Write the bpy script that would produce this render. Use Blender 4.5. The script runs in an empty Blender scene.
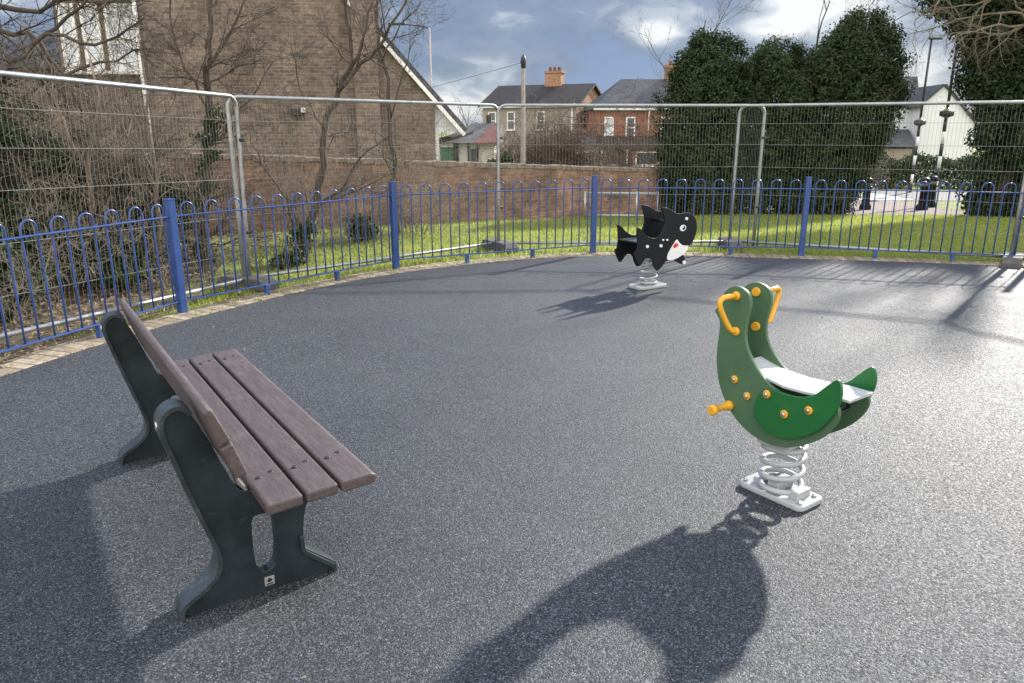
import bpy, bmesh, math, random
import numpy as np
from mathutils import Vector, Matrix
PI = math.pi
R = math.radians
SC = bpy.context.scene
COL = SC.collection
V = Vector

# ------------------------------------------------------------------ camera
F, CH, PITCH = 750.0, 1.62, R(15.7)
cam = bpy.data.cameras.new('camera')
cam.sensor_width = 36.0
cam.lens = F / 1024 * 36.0
cam.clip_start = 0.05
cam.clip_end = 3000
camo = bpy.data.objects.new('camera', cam)
COL.objects.link(camo)
camo.location = (0, 0, CH)
camo.rotation_euler = (R(90) - PITCH, 0, 0)
SC.camera = camo

def P(px, py, Y):
    """world point seen at a pixel of the photograph at forward distance Y"""
    a, b = (px - 512) / F, -(py - 341.5) / F
    c, s = math.cos(PITCH), math.sin(PITCH)
    t = Y / (c + b * s)
    return V((a * t, Y, CH + (-s + b * c) * t))

def gz(x, y):
    """height of the land: level under the playground, falling gently beyond"""
    def sm(a, b, t):
        t = min(1, max(0, (t - a) / (b - a)))
        return t * t * (3 - 2 * t)
    return -.025 - 0.8 * sm(10.5, 27, y) - 1.3 * sm(29, 60, y)

# ------------------------------------------------------------------ object helpers
def tag(o, label=None, cat=None, group=None, kind=None):
    if label: o['label'] = label
    if cat: o['category'] = cat
    if group: o['group'] = group
    if kind: o['kind'] = kind
    return o

def thing(name, label, cat, loc=(0, 0, 0), rz=0, group=None):
    o = bpy.data.objects.new(name, None)
    COL.objects.link(o)
    o.empty_display_size = 0.2
    o.location = loc
    o.rotation_euler = (0, 0, rz)
    return tag(o, label, cat, group)

def dup(root, loc, rz, label, group=None):
    r = root.copy(); COL.objects.link(r); r.location = loc; r.rotation_euler = (0, 0, rz)
    r['label'] = label
    if group: r['group'] = group
    for ch in list(root.children):
        c = ch.copy(); COL.objects.link(c); c.parent = r
        for g in ch.children:
            d = g.copy(); COL.objects.link(d); d.parent = c
    return r

class MB:
    def __init__(s):
        s.v = []; s.f = []; s.sm = []
    def add(s, vs, fs, smooth=False):
        n = len(s.v)
        s.v.extend([tuple(p) for p in vs])
        s.f.extend([tuple(i + n for i in f) for f in fs])
        s.sm.extend([smooth] * len(fs))
        return s
    def box(s, c, size, rz=0, M=None):
        x, y, z = [q / 2 for q in size]
        vs = [V((i * x, j * y, k * z)) for i in (-1, 1) for j in (-1, 1) for k in (-1, 1)]
        if M is None: M = Matrix.Rotation(rz, 3, 'Z')
        vs = [M @ p + V(c) for p in vs]
        return s.add(vs, [(0, 1, 3, 2), (4, 6, 7, 5), (0, 4, 5, 1), (2, 3, 7, 6), (0, 2, 6, 4), (1, 5, 7, 3)])
    def tube(s, pts, r, n=8, cap=True, smooth=True):
        pts = [V(p) for p in pts]
        m = len(pts)
        rs = r if isinstance(r, (list, tuple)) else [r] * m
        up = None
        vs = []
        for i, p in enumerate(pts):
            t = (pts[min(i + 1, m - 1)] - pts[max(i - 1, 0)])
            if t.length < 1e-9: t = V((0, 0, 1))
            t.normalize()
            if up is None:
                up = t.orthogonal().normalized()
            else:
                up = up - t * up.dot(t)
                up = up.normalized() if up.length > 1e-6 else t.orthogonal().normalized()
            b = t.cross(up)
            for k in range(n):
                a = 2 * PI * k / n
                vs.append(p + (up * math.cos(a) + b * math.sin(a)) * rs[i])
        fs = []
        for i in range(m - 1):
            for k in range(n):
                k2 = (k + 1) % n
                fs.append((i * n + k, i * n + k2, (i + 1) * n + k2, (i + 1) * n + k))
        s.add(vs, fs, smooth)
        if cap:
            s.f.append(tuple(len(s.v) - len(vs) + k for k in reversed(range(n)))); s.sm.append(False)
            s.f.append(tuple(len(s.v) - n + k for k in range(n))); s.sm.append(False)
        return s
    def prism(s, outline, y0, y1, smooth_side=False):
        """outline in (x, z), extruded along y"""
        n = len(outline)
        vs = [(x, y0, z) for x, z in outline] + [(x, y1, z) for x, z in outline]
        area = sum(outline[i][0] * outline[(i + 1) % n][1] - outline[(i + 1) % n][0] * outline[i][1] for i in range(n))
        if (area < 0) == (y1 > y0):
            vs = [(x, y0, z) for x, z in reversed(outline)] + [(x, y1, z) for x, z in reversed(outline)]
        fs = [tuple(range(n)), tuple(reversed(range(n, 2 * n)))]
        s.add(vs, fs)
        s.add(vs, [(i, n + i, n + (i + 1) % n, (i + 1) % n) for i in range(n)], smooth_side)
        return s
    def lathe(s, prof, c=(0, 0, 0), n=16, axis='Z', smooth=True):
        """prof: list of (r, h) from bottom to top"""
        vs = []
        for r, h in prof:
            for k in range(n):
                a = 2 * PI * k / n
                p = V((r * math.cos(a), r * math.sin(a), h))
                if axis == 'Y': p = V((p.x, p.z, -p.y))
                if axis == 'X': p = V((p.z, p.y, -p.x))
                vs.append(p + V(c))
        fs = []
        for i in range(len(prof) - 1):
            for k in range(n):
                k2 = (k + 1) % n
                fs.append((i * n + k, i * n + k2, (i + 1) * n + k2, (i + 1) * n + k))
        s.add(vs, fs, smooth)
        b = len(s.v) - len(vs)
        s.f.append(tuple(b + k for k in reversed(range(n)))); s.sm.append(False)
        s.f.append(tuple(len(s.v) - n + k for k in range(n))); s.sm.append(False)
        return s
    def build(s, name, mat, parent=None, bevel=0, seg=2, weld=False):
        me = bpy.data.meshes.new(name)
        me.from_pydata(s.v, [], s.f)
        me.polygons.foreach_set('use_smooth', s.sm)
        if weld or bevel:
            bm = bmesh.new(); bm.from_mesh(me)
            bmesh.ops.remove_doubles(bm, verts=bm.verts, dist=1e-5)
            bmesh.ops.recalc_face_normals(bm, faces=bm.faces)
            bm.to_mesh(me); bm.free()
        me.materials.append(mat)
        me.update()
        o = bpy.data.objects.new(name, me)
        COL.objects.link(o)
        if parent: o.parent = parent
        if bevel:
            m = o.modifiers.new('bevel', 'BEVEL')
            m.width = bevel; m.segments = seg; m.limit_method = 'ANGLE'; m.angle_limit = R(35)
            m.harden_normals = False
        return o

def smooth_loop(pts, it=2):
    """Chaikin rounding of a closed outline"""
    for _ in range(it):
        q = []
        n = len(pts)
        for i in range(n):
            a, b = pts[i], pts[(i + 1) % n]
            q.append((a[0] * .75 + b[0] * .25, a[1] * .75 + b[1] * .25))
            q.append((a[0] * .25 + b[0] * .75, a[1] * .25 + b[1] * .75))
        pts = q
    return pts

def rrect(w, d, r, n=5):
    o = []
    for cx, cy, a0 in ((w/2-r, d/2-r, 0), (-w/2+r, d/2-r, 90), (-w/2+r, -d/2+r, 180), (w/2-r, -d/2+r, 270)):
        for k in range(n + 1):
            a = R(a0 + 90 * k / n)
            o.append((cx + r * math.cos(a), cy + r * math.sin(a)))
    return o

def slab(outline, z0, z1):
    """horizontal plate from an (x, y) outline"""
    mb = MB(); n = len(outline)
    vs = [(x, y, z0) for x, y in outline] + [(x, y, z1) for x, y in outline]
    mb.add(vs, [tuple(reversed(range(n))), tuple(range(n, 2 * n))] + [(i, (i + 1) % n, n + (i + 1) % n, n + i) for i in range(n)])
    return mb

# ------------------------------------------------------------------ materials
def new_mat(name):
    m = bpy.data.materials.new(name); m.use_nodes = True
    nt = m.node_tree
    b = nt.nodes['Principled BSDF']
    return m, nt, b

def N(nt, typ, **kw):
    n = nt.nodes.new(typ)
    for k, v in kw.items():
        if k in n.inputs: n.inputs[k].default_value = v
        else: setattr(n, k, v)
    return n

def ramp(nt, fac, stops, interp='LINEAR'):
    n = nt.nodes.new('ShaderNodeValToRGB')
    n.color_ramp.interpolation = interp
    e = n.color_ramp.elements
    while len(e) < len(stops): e.new(0.5)
    for i, (p, c) in enumerate(stops):
        e[i].position = p
        e[i].color = (c[0], c[1], c[2], 1) if hasattr(c, '__len__') else (c, c, c, 1)
    nt.links.new(fac, n.inputs['Fac'])
    return n.outputs['Color']

def mixc(nt, fac, a, b, mode='MIX'):
    n = nt.nodes.new('ShaderNodeMix'); n.data_type = 'RGBA'; n.blend_type = mode
    for sock, val in ((n.inputs['Factor'], fac), (n.inputs['A'], a), (n.inputs['B'], b)):
        if hasattr(val, 'is_linked'): nt.links.new(val, sock)
        elif hasattr(val, '__len__'): sock.default_value = (val[0], val[1], val[2], 1)
        else: sock.default_value = val
    return n.outputs['Result']

def coords(nt, scale=None, kind='Object'):
    t = nt.nodes.new('ShaderNodeTexCoord').outputs[kind]
    if scale is not None:
        mp = nt.nodes.new('ShaderNodeMapping')
        mp.inputs['Scale'].default_value = scale if hasattr(scale, '__len__') else (scale,) * 3
        nt.links.new(t, mp.inputs['Vector']); t = mp.outputs['Vector']
    return t

def noise(nt, vec, scale, detail=4, rough=.55):
    n = N(nt, 'ShaderNodeTexNoise', Scale=scale, Detail=detail, Roughness=rough)
    nt.links.new(vec, n.inputs['Vector'])
    return n.outputs['Fac']

def bump(nt, b, h, strength=.3, dist=.01):
    n = N(nt, 'ShaderNodeBump', Strength=strength, Distance=dist)
    nt.links.new(h, n.inputs['Height'])
    nt.links.new(n.outputs['Normal'], b.inputs['Normal'])

def paint(name, col, rough=.45, metal=0, var=.25, scale=12, bstr=.05, spec=.5, dirt=None):
    """paint, plastic or metal with worn tone and slightly uneven gloss"""
    m, nt, b = new_mat(name)
    c = coords(nt)
    f = noise(nt, c, scale, 6)
    lo = [q * (1 - var) for q in col]; hi = [min(1, q * (1 + var)) for q in col]
    out = ramp(nt, f, [(.3, lo), (.7, hi)])
    if dirt:
        d = ramp(nt, noise(nt, c, scale * 2.7, 8, .7), [(.56, 0), (.7, 1)])
        out = mixc(nt, d, out, dirt)
    nt.links.new(out, b.inputs['Base Color'])
    nt.links.new(ramp(nt, f, [(.3, max(.05, rough - .08)), (.7, min(1, rough + .1))]), b.inputs['Roughness'])
    b.inputs['Metallic'].default_value = metal
    b.inputs['Specular IOR Level'].default_value = spec
    bump(nt, b, noise(nt, c, scale * 8, 4), bstr, .004)
    return m

def brick(name, c1, c2, mortar, L=.225, H=.075, rough=.9, var=.35):
    m, nt, b = new_mat(name)
    t = coords(nt)
    sx = N(nt, 'ShaderNodeSeparateXYZ'); nt.links.new(t, sx.inputs[0])
    ad = N(nt, 'ShaderNodeMath', operation='ADD'); nt.links.new(sx.outputs['X'], ad.inputs[0]); nt.links.new(sx.outputs['Y'], ad.inputs[1])
    cb = N(nt, 'ShaderNodeCombineXYZ'); nt.links.new(ad.outputs[0], cb.inputs['X']); nt.links.new(sx.outputs['Z'], cb.inputs['Y'])
    br = nt.nodes.new('ShaderNodeTexBrick')
    nt.links.new(cb.outputs[0], br.inputs['Vector'])
    br.inputs['Scale'].default_value = 1
    br.inputs['Brick Width'].default_value = L
    br.inputs['Row Height'].default_value = H
    br.inputs['Mortar Size'].default_value = .007
    br.inputs['Mortar Smooth'].default_value = .3
    br.inputs['Bias'].default_value = 0
    br.inputs['Color1'].default_value = (*c1, 1); br.inputs['Color2'].default_value = (*c2, 1); br.inputs['Mortar'].default_value = (*mortar, 1)
    wide = ramp(nt, noise(nt, t, 1.3, 7, .65), [(.3, 1 - var), (.7, 1 + var * .5)])
    fine = ramp(nt, noise(nt, cb.outputs[0], 8, 6, .75), [(.3, .55), (.7, 1.4)])
    o = mixc(nt, 1, br.outputs['Color'], wide, 'MULTIPLY')
    o = mixc(nt, 1, o, fine, 'MULTIPLY')
    nt.links.new(o, b.inputs['Base Color'])
    b.inputs['Roughness'].default_value = rough
    inv = N(nt, 'ShaderNodeMath', operation='SUBTRACT'); inv.inputs[0].default_value = 1
    nt.links.new(br.outputs['Fac'], inv.inputs[1])
    bump(nt, b, inv.outputs[0], .6, .01)
    return m

def tiles(name, c1, c2, L=.25, H=.18):
    """roof covering, rows following the slope (uses the generated object height)"""
    return brick(name, c1, c2, [q * .35 for q in c1], L, H, .75, .4)

def leaf(name, dark, light, trans=.2, rough=.5, spec=.35):
    m, nt, b = new_mat(name)
    g = nt.nodes.new('ShaderNodeNewGeometry')
    t = coords(nt)
    big = noise(nt, t, 1.2, 3)
    ad = N(nt, 'ShaderNodeMath', operation='MULTIPLY_ADD'); ad.inputs[1].default_value = .55
    nt.links.new(g.outputs['Random Per Island'], ad.inputs[0])
    mu = N(nt, 'ShaderNodeMath', operation='MULTIPLY'); mu.inputs[1].default_value = .45; nt.links.new(big, mu.inputs[0])
    nt.links.new(mu.outputs[0], ad.inputs[2])
    o = ramp(nt, ad.outputs[0], [(.1, dark), (.8, light)])
    nt.links.new(o, b.inputs['Base Color'])
    b.inputs['Roughness'].default_value = rough
    b.inputs['Specular IOR Level'].default_value = spec
    tr = nt.nodes.new('ShaderNodeBsdfTranslucent'); nt.links.new(o, tr.inputs['Color'])
    mx = nt.nodes.new('ShaderNodeMixShader'); mx.inputs[0].default_value = trans
    nt.links.new(b.outputs[0], mx.inputs[1]); nt.links.new(tr.outputs[0], mx.inputs[2])
    nt.links.new(mx.outputs[0], nt.nodes['Material Output'].inputs['Surface'])
    return m

def bark(name, c1, c2, scale=14):
    m, nt, b = new_mat(name)
    t = coords(nt, (1, 1, .35))
    f = noise(nt, t, scale, 6, .65)
    nt.links.new(ramp(nt, f, [(.35, c1), (.65, c2)]), b.inputs['Base Color'])
    b.inputs['Roughness'].default_value = .9
    bump(nt, b, f, .5, .02)
    return m

def rubber_mat():
    m, nt, b = new_mat('black_rubber_crumb')
    t = coords(nt)
    vo = N(nt, 'ShaderNodeTexVoronoi', Scale=250.0); nt.links.new(t, vo.inputs['Vector'])
    v2 = N(nt, 'ShaderNodeTexVoronoi', Scale=140.0); nt.links.new(t, v2.inputs['Vector'])
    s1 = N(nt, 'ShaderNodeSeparateColor'); nt.links.new(vo.outputs['Color'], s1.inputs[0])
    s2 = N(nt, 'ShaderNodeSeparateColor'); nt.links.new(v2.outputs['Color'], s2.inputs[0])
    c1 = ramp(nt, s1.outputs[0], [(0, (.006, .007, .009)), (.4, (.019, .0215, .026)), (.75, (.050, .056, .065)), (1, (.125, .135, .15))])
    c2 = ramp(nt, s2.outputs[1], [(0, .55), (.6, 1.0), (1, 1.7)])
    o = mixc(nt, 1, c1, c2, 'MULTIPLY')
    w = ramp(nt, noise(nt, t, .55, 6, .6), [(.3, (.82, .83, .86)), (.7, (1.2, 1.19, 1.17))])
    o = mixc(nt, 1, o, w, 'MULTIPLY')
    dust = ramp(nt, noise(nt, t, 1.7, 9, .7), [(.52, 0), (.75, .28)])
    o = mixc(nt, dust, o, (.085, .088, .094))
    st = ramp(nt, noise(nt, t, .9, 3, .5), [(.60, 0), (.68, .22)])
    o = mixc(nt, st, o, (.030, .032, .036))
    sc_ = ramp(nt, noise(nt, t, 3.1, 9, .8), [(.62, 0), (.72, .25)])
    o = mixc(nt, sc_, o, (.14, .14, .135))
    nt.links.new(o, b.inputs['Base Color'])
    nt.links.new(ramp(nt, s2.outputs[0], [(0, .50), (1, .80)]), b.inputs['Roughness'])
    b.inputs['Specular IOR Level'].default_value = .46
    h = N(nt, 'ShaderNodeMath', operation='ADD')
    nt.links.new(vo.outputs['Distance'], h.inputs[0]); nt.links.new(v2.outputs['Distance'], h.inputs[1])
    inv = N(nt, 'ShaderNodeMath', operation='MULTIPLY'); inv.inputs[1].default_value = -1
    nt.links.new(h.outputs[0], inv.inputs[0])
    bump(nt, b, inv.outputs[0], .6, .003)
    return m

def ground_mat(name, stops, sc=2.2, fine=60, rough=.95, bs=.5):
    m, nt, b = new_mat(name)
    t = coords(nt)
    f = noise(nt, t, sc, 8, .65)
    o = ramp(nt, f, stops)
    o = mixc(nt, 1, o, ramp(nt, noise(nt, t, fine, 4), [(.3, .65), (.7, 1.35)]), 'MULTIPLY')
    nt.links.new(o, b.inputs['Base Color'])
    b.inputs['Roughness'].default_value = rough
    bump(nt, b, noise(nt, t, fine * .7, 5), bs, .02)
    return m

def plank_mat():
    """recycled plastic timber: streaky grey brown, scuffed"""
    m, nt, b = new_mat('recycled_plastic_plank')
    t = coords(nt, (9, 1.1, 9))
    f = noise(nt, t, 7, 9, .68)
    t2 = coords(nt)
    o = ramp(nt, f, [(.25, (.056, .042, .041)), (.5, (.083, .064, .062)), (.75, (.112, .090, .087))])
    sc = ramp(nt, noise(nt, t2, 14, 9, .75), [(.56, 0), (.72, .35)])
    o = mixc(nt, sc, o, (.25, .215, .205))
    nt.links.new(o, b.inputs['Base Color'])
    nt.links.new(ramp(nt, f, [(.3, .42), (.7, .68)]), b.inputs['Roughness'])
    bump(nt, b, noise(nt, t, 26, 6, .7), .35, .004)
    return m

def worn(name, col, scuff, rough):
    """painted board or steel with fine scratches, rubbed patches and a little grime"""
    m, nt, b = new_mat(name)
    t = coords(nt)
    o = ramp(nt, noise(nt, t, 4, 6), [(.3, [q * .86 for q in col]), (.7, [min(1, q * 1.12) for q in col])])
    scr = ramp(nt, noise(nt, coords(nt, (90, 90, 7)), 1.4, 7, .7), [(.60, 0), (.68, .5)])
    pat = ramp(nt, noise(nt, t, 7, 5, .6), [(.45, 0), (.62, 1)])
    o = mixc(nt, mixc(nt, 1, scr, pat, 'MULTIPLY'), o, scuff)
    gr = ramp(nt, noise(nt, t, 23, 8, .72), [(.60, 0), (.72, .55)])
    o = mixc(nt, gr, o, [q * .45 + .02 for q in col])
    nt.links.new(o, b.inputs['Base Color'])
    nt.links.new(ramp(nt, noise(nt, t, 11, 6), [(.3, rough - .12), (.7, rough + .16)]), b.inputs['Roughness'])
    bump(nt, b, noise(nt, t, 60, 4), .06, .004)
    return m

M = {}
M['rubber'] = rubber_mat()
M['blue'] = paint('blue_powder_coat', (.028, .070, .225), .32, 0, .15, 6, .03, .6, (.03, .06, .2))
M['galv'] = paint('galvanised_steel', (.36, .37, .37), .42, .65, .2, 9, .06, .5, (.3, .29, .27))
M['wire'] = paint('galvanised_wire', (.22, .225, .22), .6, .3, .1, 9, 0)
M['block'] = paint('dark_rubber_block', (.09, .09, .088), .85, 0, .3, 12, .3)
M['plank'] = plank_mat()
M['cast'] = paint('dark_cast_plastic', (.012, .020, .024), .42, 0, .3, 7, .12, .5, (.022, .032, .035))
M['cast_rim'] = paint('cast_plastic_rim', (.028, .038, .042), .34, 0, .35, 9, .1, .6, (.07, .078, .078))
M['label'] = paint('white_label', (.26, .27, .27), .5)
M['ink'] = paint('black_ink', (.02, .02, .02), .5)
M['bolt'] = paint('bolt_steel', (.55, .53, .48), .3, .9, .2)
M['sage'] = worn('sage_green_panel', (.064, .135, .068), (.17, .24, .16), .5)
M['edge'] = paint('pale_core_edge', (.30, .36, .30), .6)
M['green'] = worn('emerald_panel', (.012, .125, .028), (.06, .20, .07), .4)
M['yellow'] = worn('yellow_plastic', (.72, .37, .025), (.50, .30, .06), .4)
M['grey'] = paint('pale_grey_seat', (.43, .45, .46), .5, 0, .08, 14, .15)
M['spring'] = worn('grey_spring_paint', (.37, .39, .40), (.26, .22, .18), .42)
M['black'] = paint('black_panel', (.006, .008, .011), .45, 0, .2, 6, .05, .3)
M['white'] = paint('white_paint', (.78, .78, .77), .5, 0, .06, 5, .05)
M['red'] = paint('red_panel', (.6, .03, .03), .45)
M['dark'] = paint('dark_opening', (.015, .016, .018), .4)
M['glass'] = paint('window_glass', (.05, .06, .075), .08, 0, .3, 2, 0, .8)
M['curtain'] = paint('net_curtain', (.62, .65, .7), .6, 0, .15, 3)
M['brown_brick'] = brick('brown_brick', (.230, .170, .130), (.140, .104, .082), (.265, .235, .20), var=.5)
M['wall_brick'] = brick('garden_wall_brick', (.32, .175, .115), (.195, .115, .083), (.29, .24, .19), var=.6)
M['red_brick'] = brick('red_brick', (.40, .14, .075), (.30, .11, .065), (.28, .2, .15))
M['tan_brick'] = brick('tan_brick', (.40, .22, .13), (.33, .17, .10), (.34, .26, .19))
M['render_w'] = paint('white_render', (.70, .72, .74), .85, 0, .06, 1.5, .2)
M['render_g'] = paint('grey_render', (.40, .39, .365), .85, 0, .12, 1.5, .2)
M['render_b'] = paint('beige_render', (.29, .25, .205), .85, 0, .12, 1.5, .2)
M['slate'] = tiles('slate_roof', (.085, .09, .10), (.06, .064, .072))
M['tile_d'] = tiles('dark_tile_roof', (.034, .028, .027), (.024, .021, .02))
M['tile_g'] = tiles('grey_tile_roof', (.12, .12, .115), (.09, .09, .09))
M['tile_r'] = tiles('red_tile_roof', (.19, .075, .058), (.15, .06, .05))
M['stone'] = paint('coping_stone', (.21, .165, .125), .9, 0, .4, 9, .4, .3)
M['concrete'] = paint('lamp_concrete', (.36, .31, .28), .85, 0, .2, 9, .2)
M['metal_d'] = paint('dark_metal', (.03, .032, .034), .45, .2)
M['amber'] = paint('amber_globe', (.22, .16, .03), .3)
M['green_door'] = paint('green_garage_door', (.02, .11, .07), .5)
M['ivy'] = leaf('ivy_leaf', (.013, .026, .011), (.055, .090, .032), .15, .55, .3)
M['ever'] = leaf('evergreen_leaf', (.016, .030, .015), (.066, .092, .042), .08, .8, .12)
M['ivy_b'] = leaf('dark_ivy_leaf', (.012, .024, .013), (.05, .074, .034), .1, .65, .2)
M['hedge'] = leaf('hedge_leaf', (.016, .030, .010), (.060, .095, .03), .2)
M['far'] = leaf('far_tree_mass', (.055, .05, .042), (.115, .105, .085), .1, .9, .1)
M['grass'] = leaf('grass_blade', (.20, .25, .050), (.44, .48, .11), .6, .6, .2)
M['litter'] = leaf('dead_leaf', (.10, .062, .035), (.36, .27, .19), .1, .7, .3)
M['lawn'] = ground_mat('lawn_soil', [(.3, (.10, .105, .035)), (.42, (.145, .175, .04)), (.6, (.20, .235, .05)), (.75, (.27, .28, .08))], 1.1, 45)
M['litter_g'] = ground_mat('leafy_soil', [(.3, (.035, .03, .018)), (.5, (.085, .065, .042)), (.7, (.14, .12, .08))], 3, 50)
M['asphalt'] = ground_mat('road_asphalt', [(.3, (.045, .046, .05)), (.7, (.07, .07, .072))], 1, 120, .8, .3)
M['gravel'] = ground_mat('gravel_path', [(.3, (.17, .13, .10)), (.7, (.28, .22, .175))], 2, 40)
M['bark'] = bark('bark', (.045, .034, .026), (.12, .095, .072))
M['twig'] = bark('pale_twig', (.095, .075, .055), (.30, .245, .185), 3)
M['twig_o'] = bark('ochre_twig', (.085, .072, .048), (.21, .18, .125), 3)
M['twig_d'] = bark('dark_twig', (.032, .026, .021), (.105, .083, .064), 4)
M['twig_r'] = bark('russet_twig', (.085, .055, .042), (.19, .135, .10), 5)

def edging_mat():
    m, nt, b = new_mat('edging_block')
    g = nt.nodes.new('ShaderNodeNewGeometry')
    t = coords(nt)
    o = ramp(nt, g.outputs['Random Per Island'], [(0, (.19, .15, .11)), (.5, (.27, .22, .165)), (1, (.35, .29, .22))])
    o = mixc(nt, 1, o, ramp(nt, noise(nt, t, 18, 6), [(.3, .6), (.7, 1.25)]), 'MULTIPLY')
    nt.links.new(o, b.inputs['Base Color']); b.inputs['Roughness'].default_value = .9
    bump(nt, b, noise(nt, t, 70, 4), .4, .006)
    return m
M['edging'] = edging_mat()

# ------------------------------------------------------------------ world and sun
SUN_AZ, SUN_EL = R(50), R(26)          # azimuth counted from +X towards +Y
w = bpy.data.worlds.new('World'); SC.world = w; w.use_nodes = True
nt = w.node_tree
bg = nt.nodes['Background']
sky = nt.nodes.new('ShaderNodeTexSky'); sky.sky_type = 'NISHITA'; sky.sun_disc = False
sky.sun_elevation = SUN_EL; sky.sun_rotation = R(90) - SUN_AZ
sky.air_density = 1.0; sky.dust_density = .6; sky.ozone_density = 1.5
gen = nt.nodes.new('ShaderNodeTexCoord').outputs['Generated']
nrm = N(nt, 'ShaderNodeVectorMath', operation='NORMALIZE'); nt.links.new(gen, nrm.inputs[0])
dirv = nrm.outputs[0]
mp = nt.nodes.new('ShaderNodeMapping'); mp.inputs['Scale'].default_value = (7.5, 7.5, 17)
mp.inputs['Location'].default_value = (2.3, .7, .35)
nt.links.new(dirv, mp.inputs['Vector'])
warp = N(nt, 'ShaderNodeTexNoise', Scale=1.2, Detail=2.0); nt.links.new(mp.outputs[0], warp.inputs['Vector'])
wmix = N(nt, 'ShaderNodeVectorMath', operation='MULTIPLY_ADD'); wmix.inputs[1].default_value = (.9, .9, .9)
nt.links.new(warp.outputs['Color'], wmix.inputs[0]); nt.links.new(mp.outputs[0], wmix.inputs[2])
cn = N(nt, 'ShaderNodeTexNoise', Scale=1.0, Detail=8.0, Roughness=.52); nt.links.new(wmix.outputs[0], cn.inputs['Vector'])

def lobe(px, py, wid, amp):
    """a brighter bank of cloud in one direction of the sky"""
    d = (P(px, py, 100) - V((0, 0, CH))).normalized()
    sub = N(nt, 'ShaderNodeVectorMath', operation='SUBTRACT'); sub.inputs[1].default_value = d
    nt.links.new(dirv, sub.inputs[0])
    sc = N(nt, 'ShaderNodeVectorMath', operation='MULTIPLY'); sc.inputs[1].default_value = (1 / wid[0], 1 / wid[0], 1 / wid[1])
    nt.links.new(sub.outputs[0], sc.inputs[0])
    ln = N(nt, 'ShaderNodeVectorMath', operation='LENGTH'); nt.links.new(sc.outputs[0], ln.inputs[0])
    rm = N(nt, 'ShaderNodeMapRange'); rm.interpolation_type = 'SMOOTHSTEP'
    rm.inputs['From Min'].default_value = 1; rm.inputs['From Max'].default_value = 0
    rm.inputs['To Min'].default_value = 0; rm.inputs['To Max'].default_value = amp
    nt.links.new(ln.outputs['Value'], rm.inputs['Value'])
    return rm.outputs[0]
tot = cn.outputs['Fac']
for args in ((450, 112, (.19, .080), .34), (815, 10, (.16, .065), .29), (480, 8, (.14, .04), .13), (590, 66, (.26, .055), -.10), (420, 66, (.12, .05), -.08), (655, 38, (.05, .025), .22), (690, 15, (.10, .04), .08), (900, 60, (.12, .06), .16)):
    ad = N(nt, 'ShaderNodeMath', operation='ADD'); nt.links.new(tot, ad.inputs[0]); nt.links.new(lobe(*args), ad.inputs[1]); tot = ad.outputs[0]
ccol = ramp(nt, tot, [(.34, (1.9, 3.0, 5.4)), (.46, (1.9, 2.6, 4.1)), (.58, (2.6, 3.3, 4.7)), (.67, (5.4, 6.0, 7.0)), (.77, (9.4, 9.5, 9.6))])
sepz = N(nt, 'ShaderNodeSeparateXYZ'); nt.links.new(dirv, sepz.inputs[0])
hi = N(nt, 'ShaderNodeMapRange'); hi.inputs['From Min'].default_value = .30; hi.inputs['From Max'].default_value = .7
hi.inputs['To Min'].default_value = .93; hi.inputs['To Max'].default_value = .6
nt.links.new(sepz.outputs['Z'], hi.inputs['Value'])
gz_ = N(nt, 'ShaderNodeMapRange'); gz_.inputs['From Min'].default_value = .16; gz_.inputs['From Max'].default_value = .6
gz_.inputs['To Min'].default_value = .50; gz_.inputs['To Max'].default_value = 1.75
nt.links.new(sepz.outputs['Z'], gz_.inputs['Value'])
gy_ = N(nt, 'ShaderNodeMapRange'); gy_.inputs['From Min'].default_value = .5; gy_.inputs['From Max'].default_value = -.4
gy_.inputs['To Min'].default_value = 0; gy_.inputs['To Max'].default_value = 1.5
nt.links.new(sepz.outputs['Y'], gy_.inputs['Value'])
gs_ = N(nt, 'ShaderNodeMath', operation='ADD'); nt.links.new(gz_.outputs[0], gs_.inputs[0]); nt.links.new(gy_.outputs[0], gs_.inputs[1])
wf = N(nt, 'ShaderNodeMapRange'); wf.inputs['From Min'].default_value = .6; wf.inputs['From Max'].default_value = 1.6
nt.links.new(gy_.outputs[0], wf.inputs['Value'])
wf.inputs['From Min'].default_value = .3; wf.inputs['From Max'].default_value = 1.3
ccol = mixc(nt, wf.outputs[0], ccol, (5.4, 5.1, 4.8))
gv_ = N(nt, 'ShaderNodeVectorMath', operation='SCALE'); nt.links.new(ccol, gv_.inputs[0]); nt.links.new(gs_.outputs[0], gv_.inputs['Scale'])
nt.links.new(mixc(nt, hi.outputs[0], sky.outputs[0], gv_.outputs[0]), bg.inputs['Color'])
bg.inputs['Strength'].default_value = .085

sl = bpy.data.lights.new('sun', 'SUN'); sl.energy = 3.5; sl.angle = R(1.5); sl.color = (1, .95, .87)
so = bpy.data.objects.new('sun', sl); COL.objects.link(so)
sd = V((math.cos(SUN_EL) * math.cos(SUN_AZ), math.cos(SUN_EL) * math.sin(SUN_AZ), math.sin(SUN_EL)))
so.rotation_euler = sd.to_track_quat('Z', 'Y').to_euler()
so.location = (20, 20, 20)
SC.view_settings.view_transform = 'Standard'; SC.view_settings.look = 'None'
SC.view_settings.exposure = 1.2; SC.view_settings.gamma = 1
SC.view_settings.use_curve_mapping = False
SC.cycles.max_bounces = 6
SC.cycles.use_adaptive_sampling = True
SC.cycles.use_denoising = True

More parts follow.
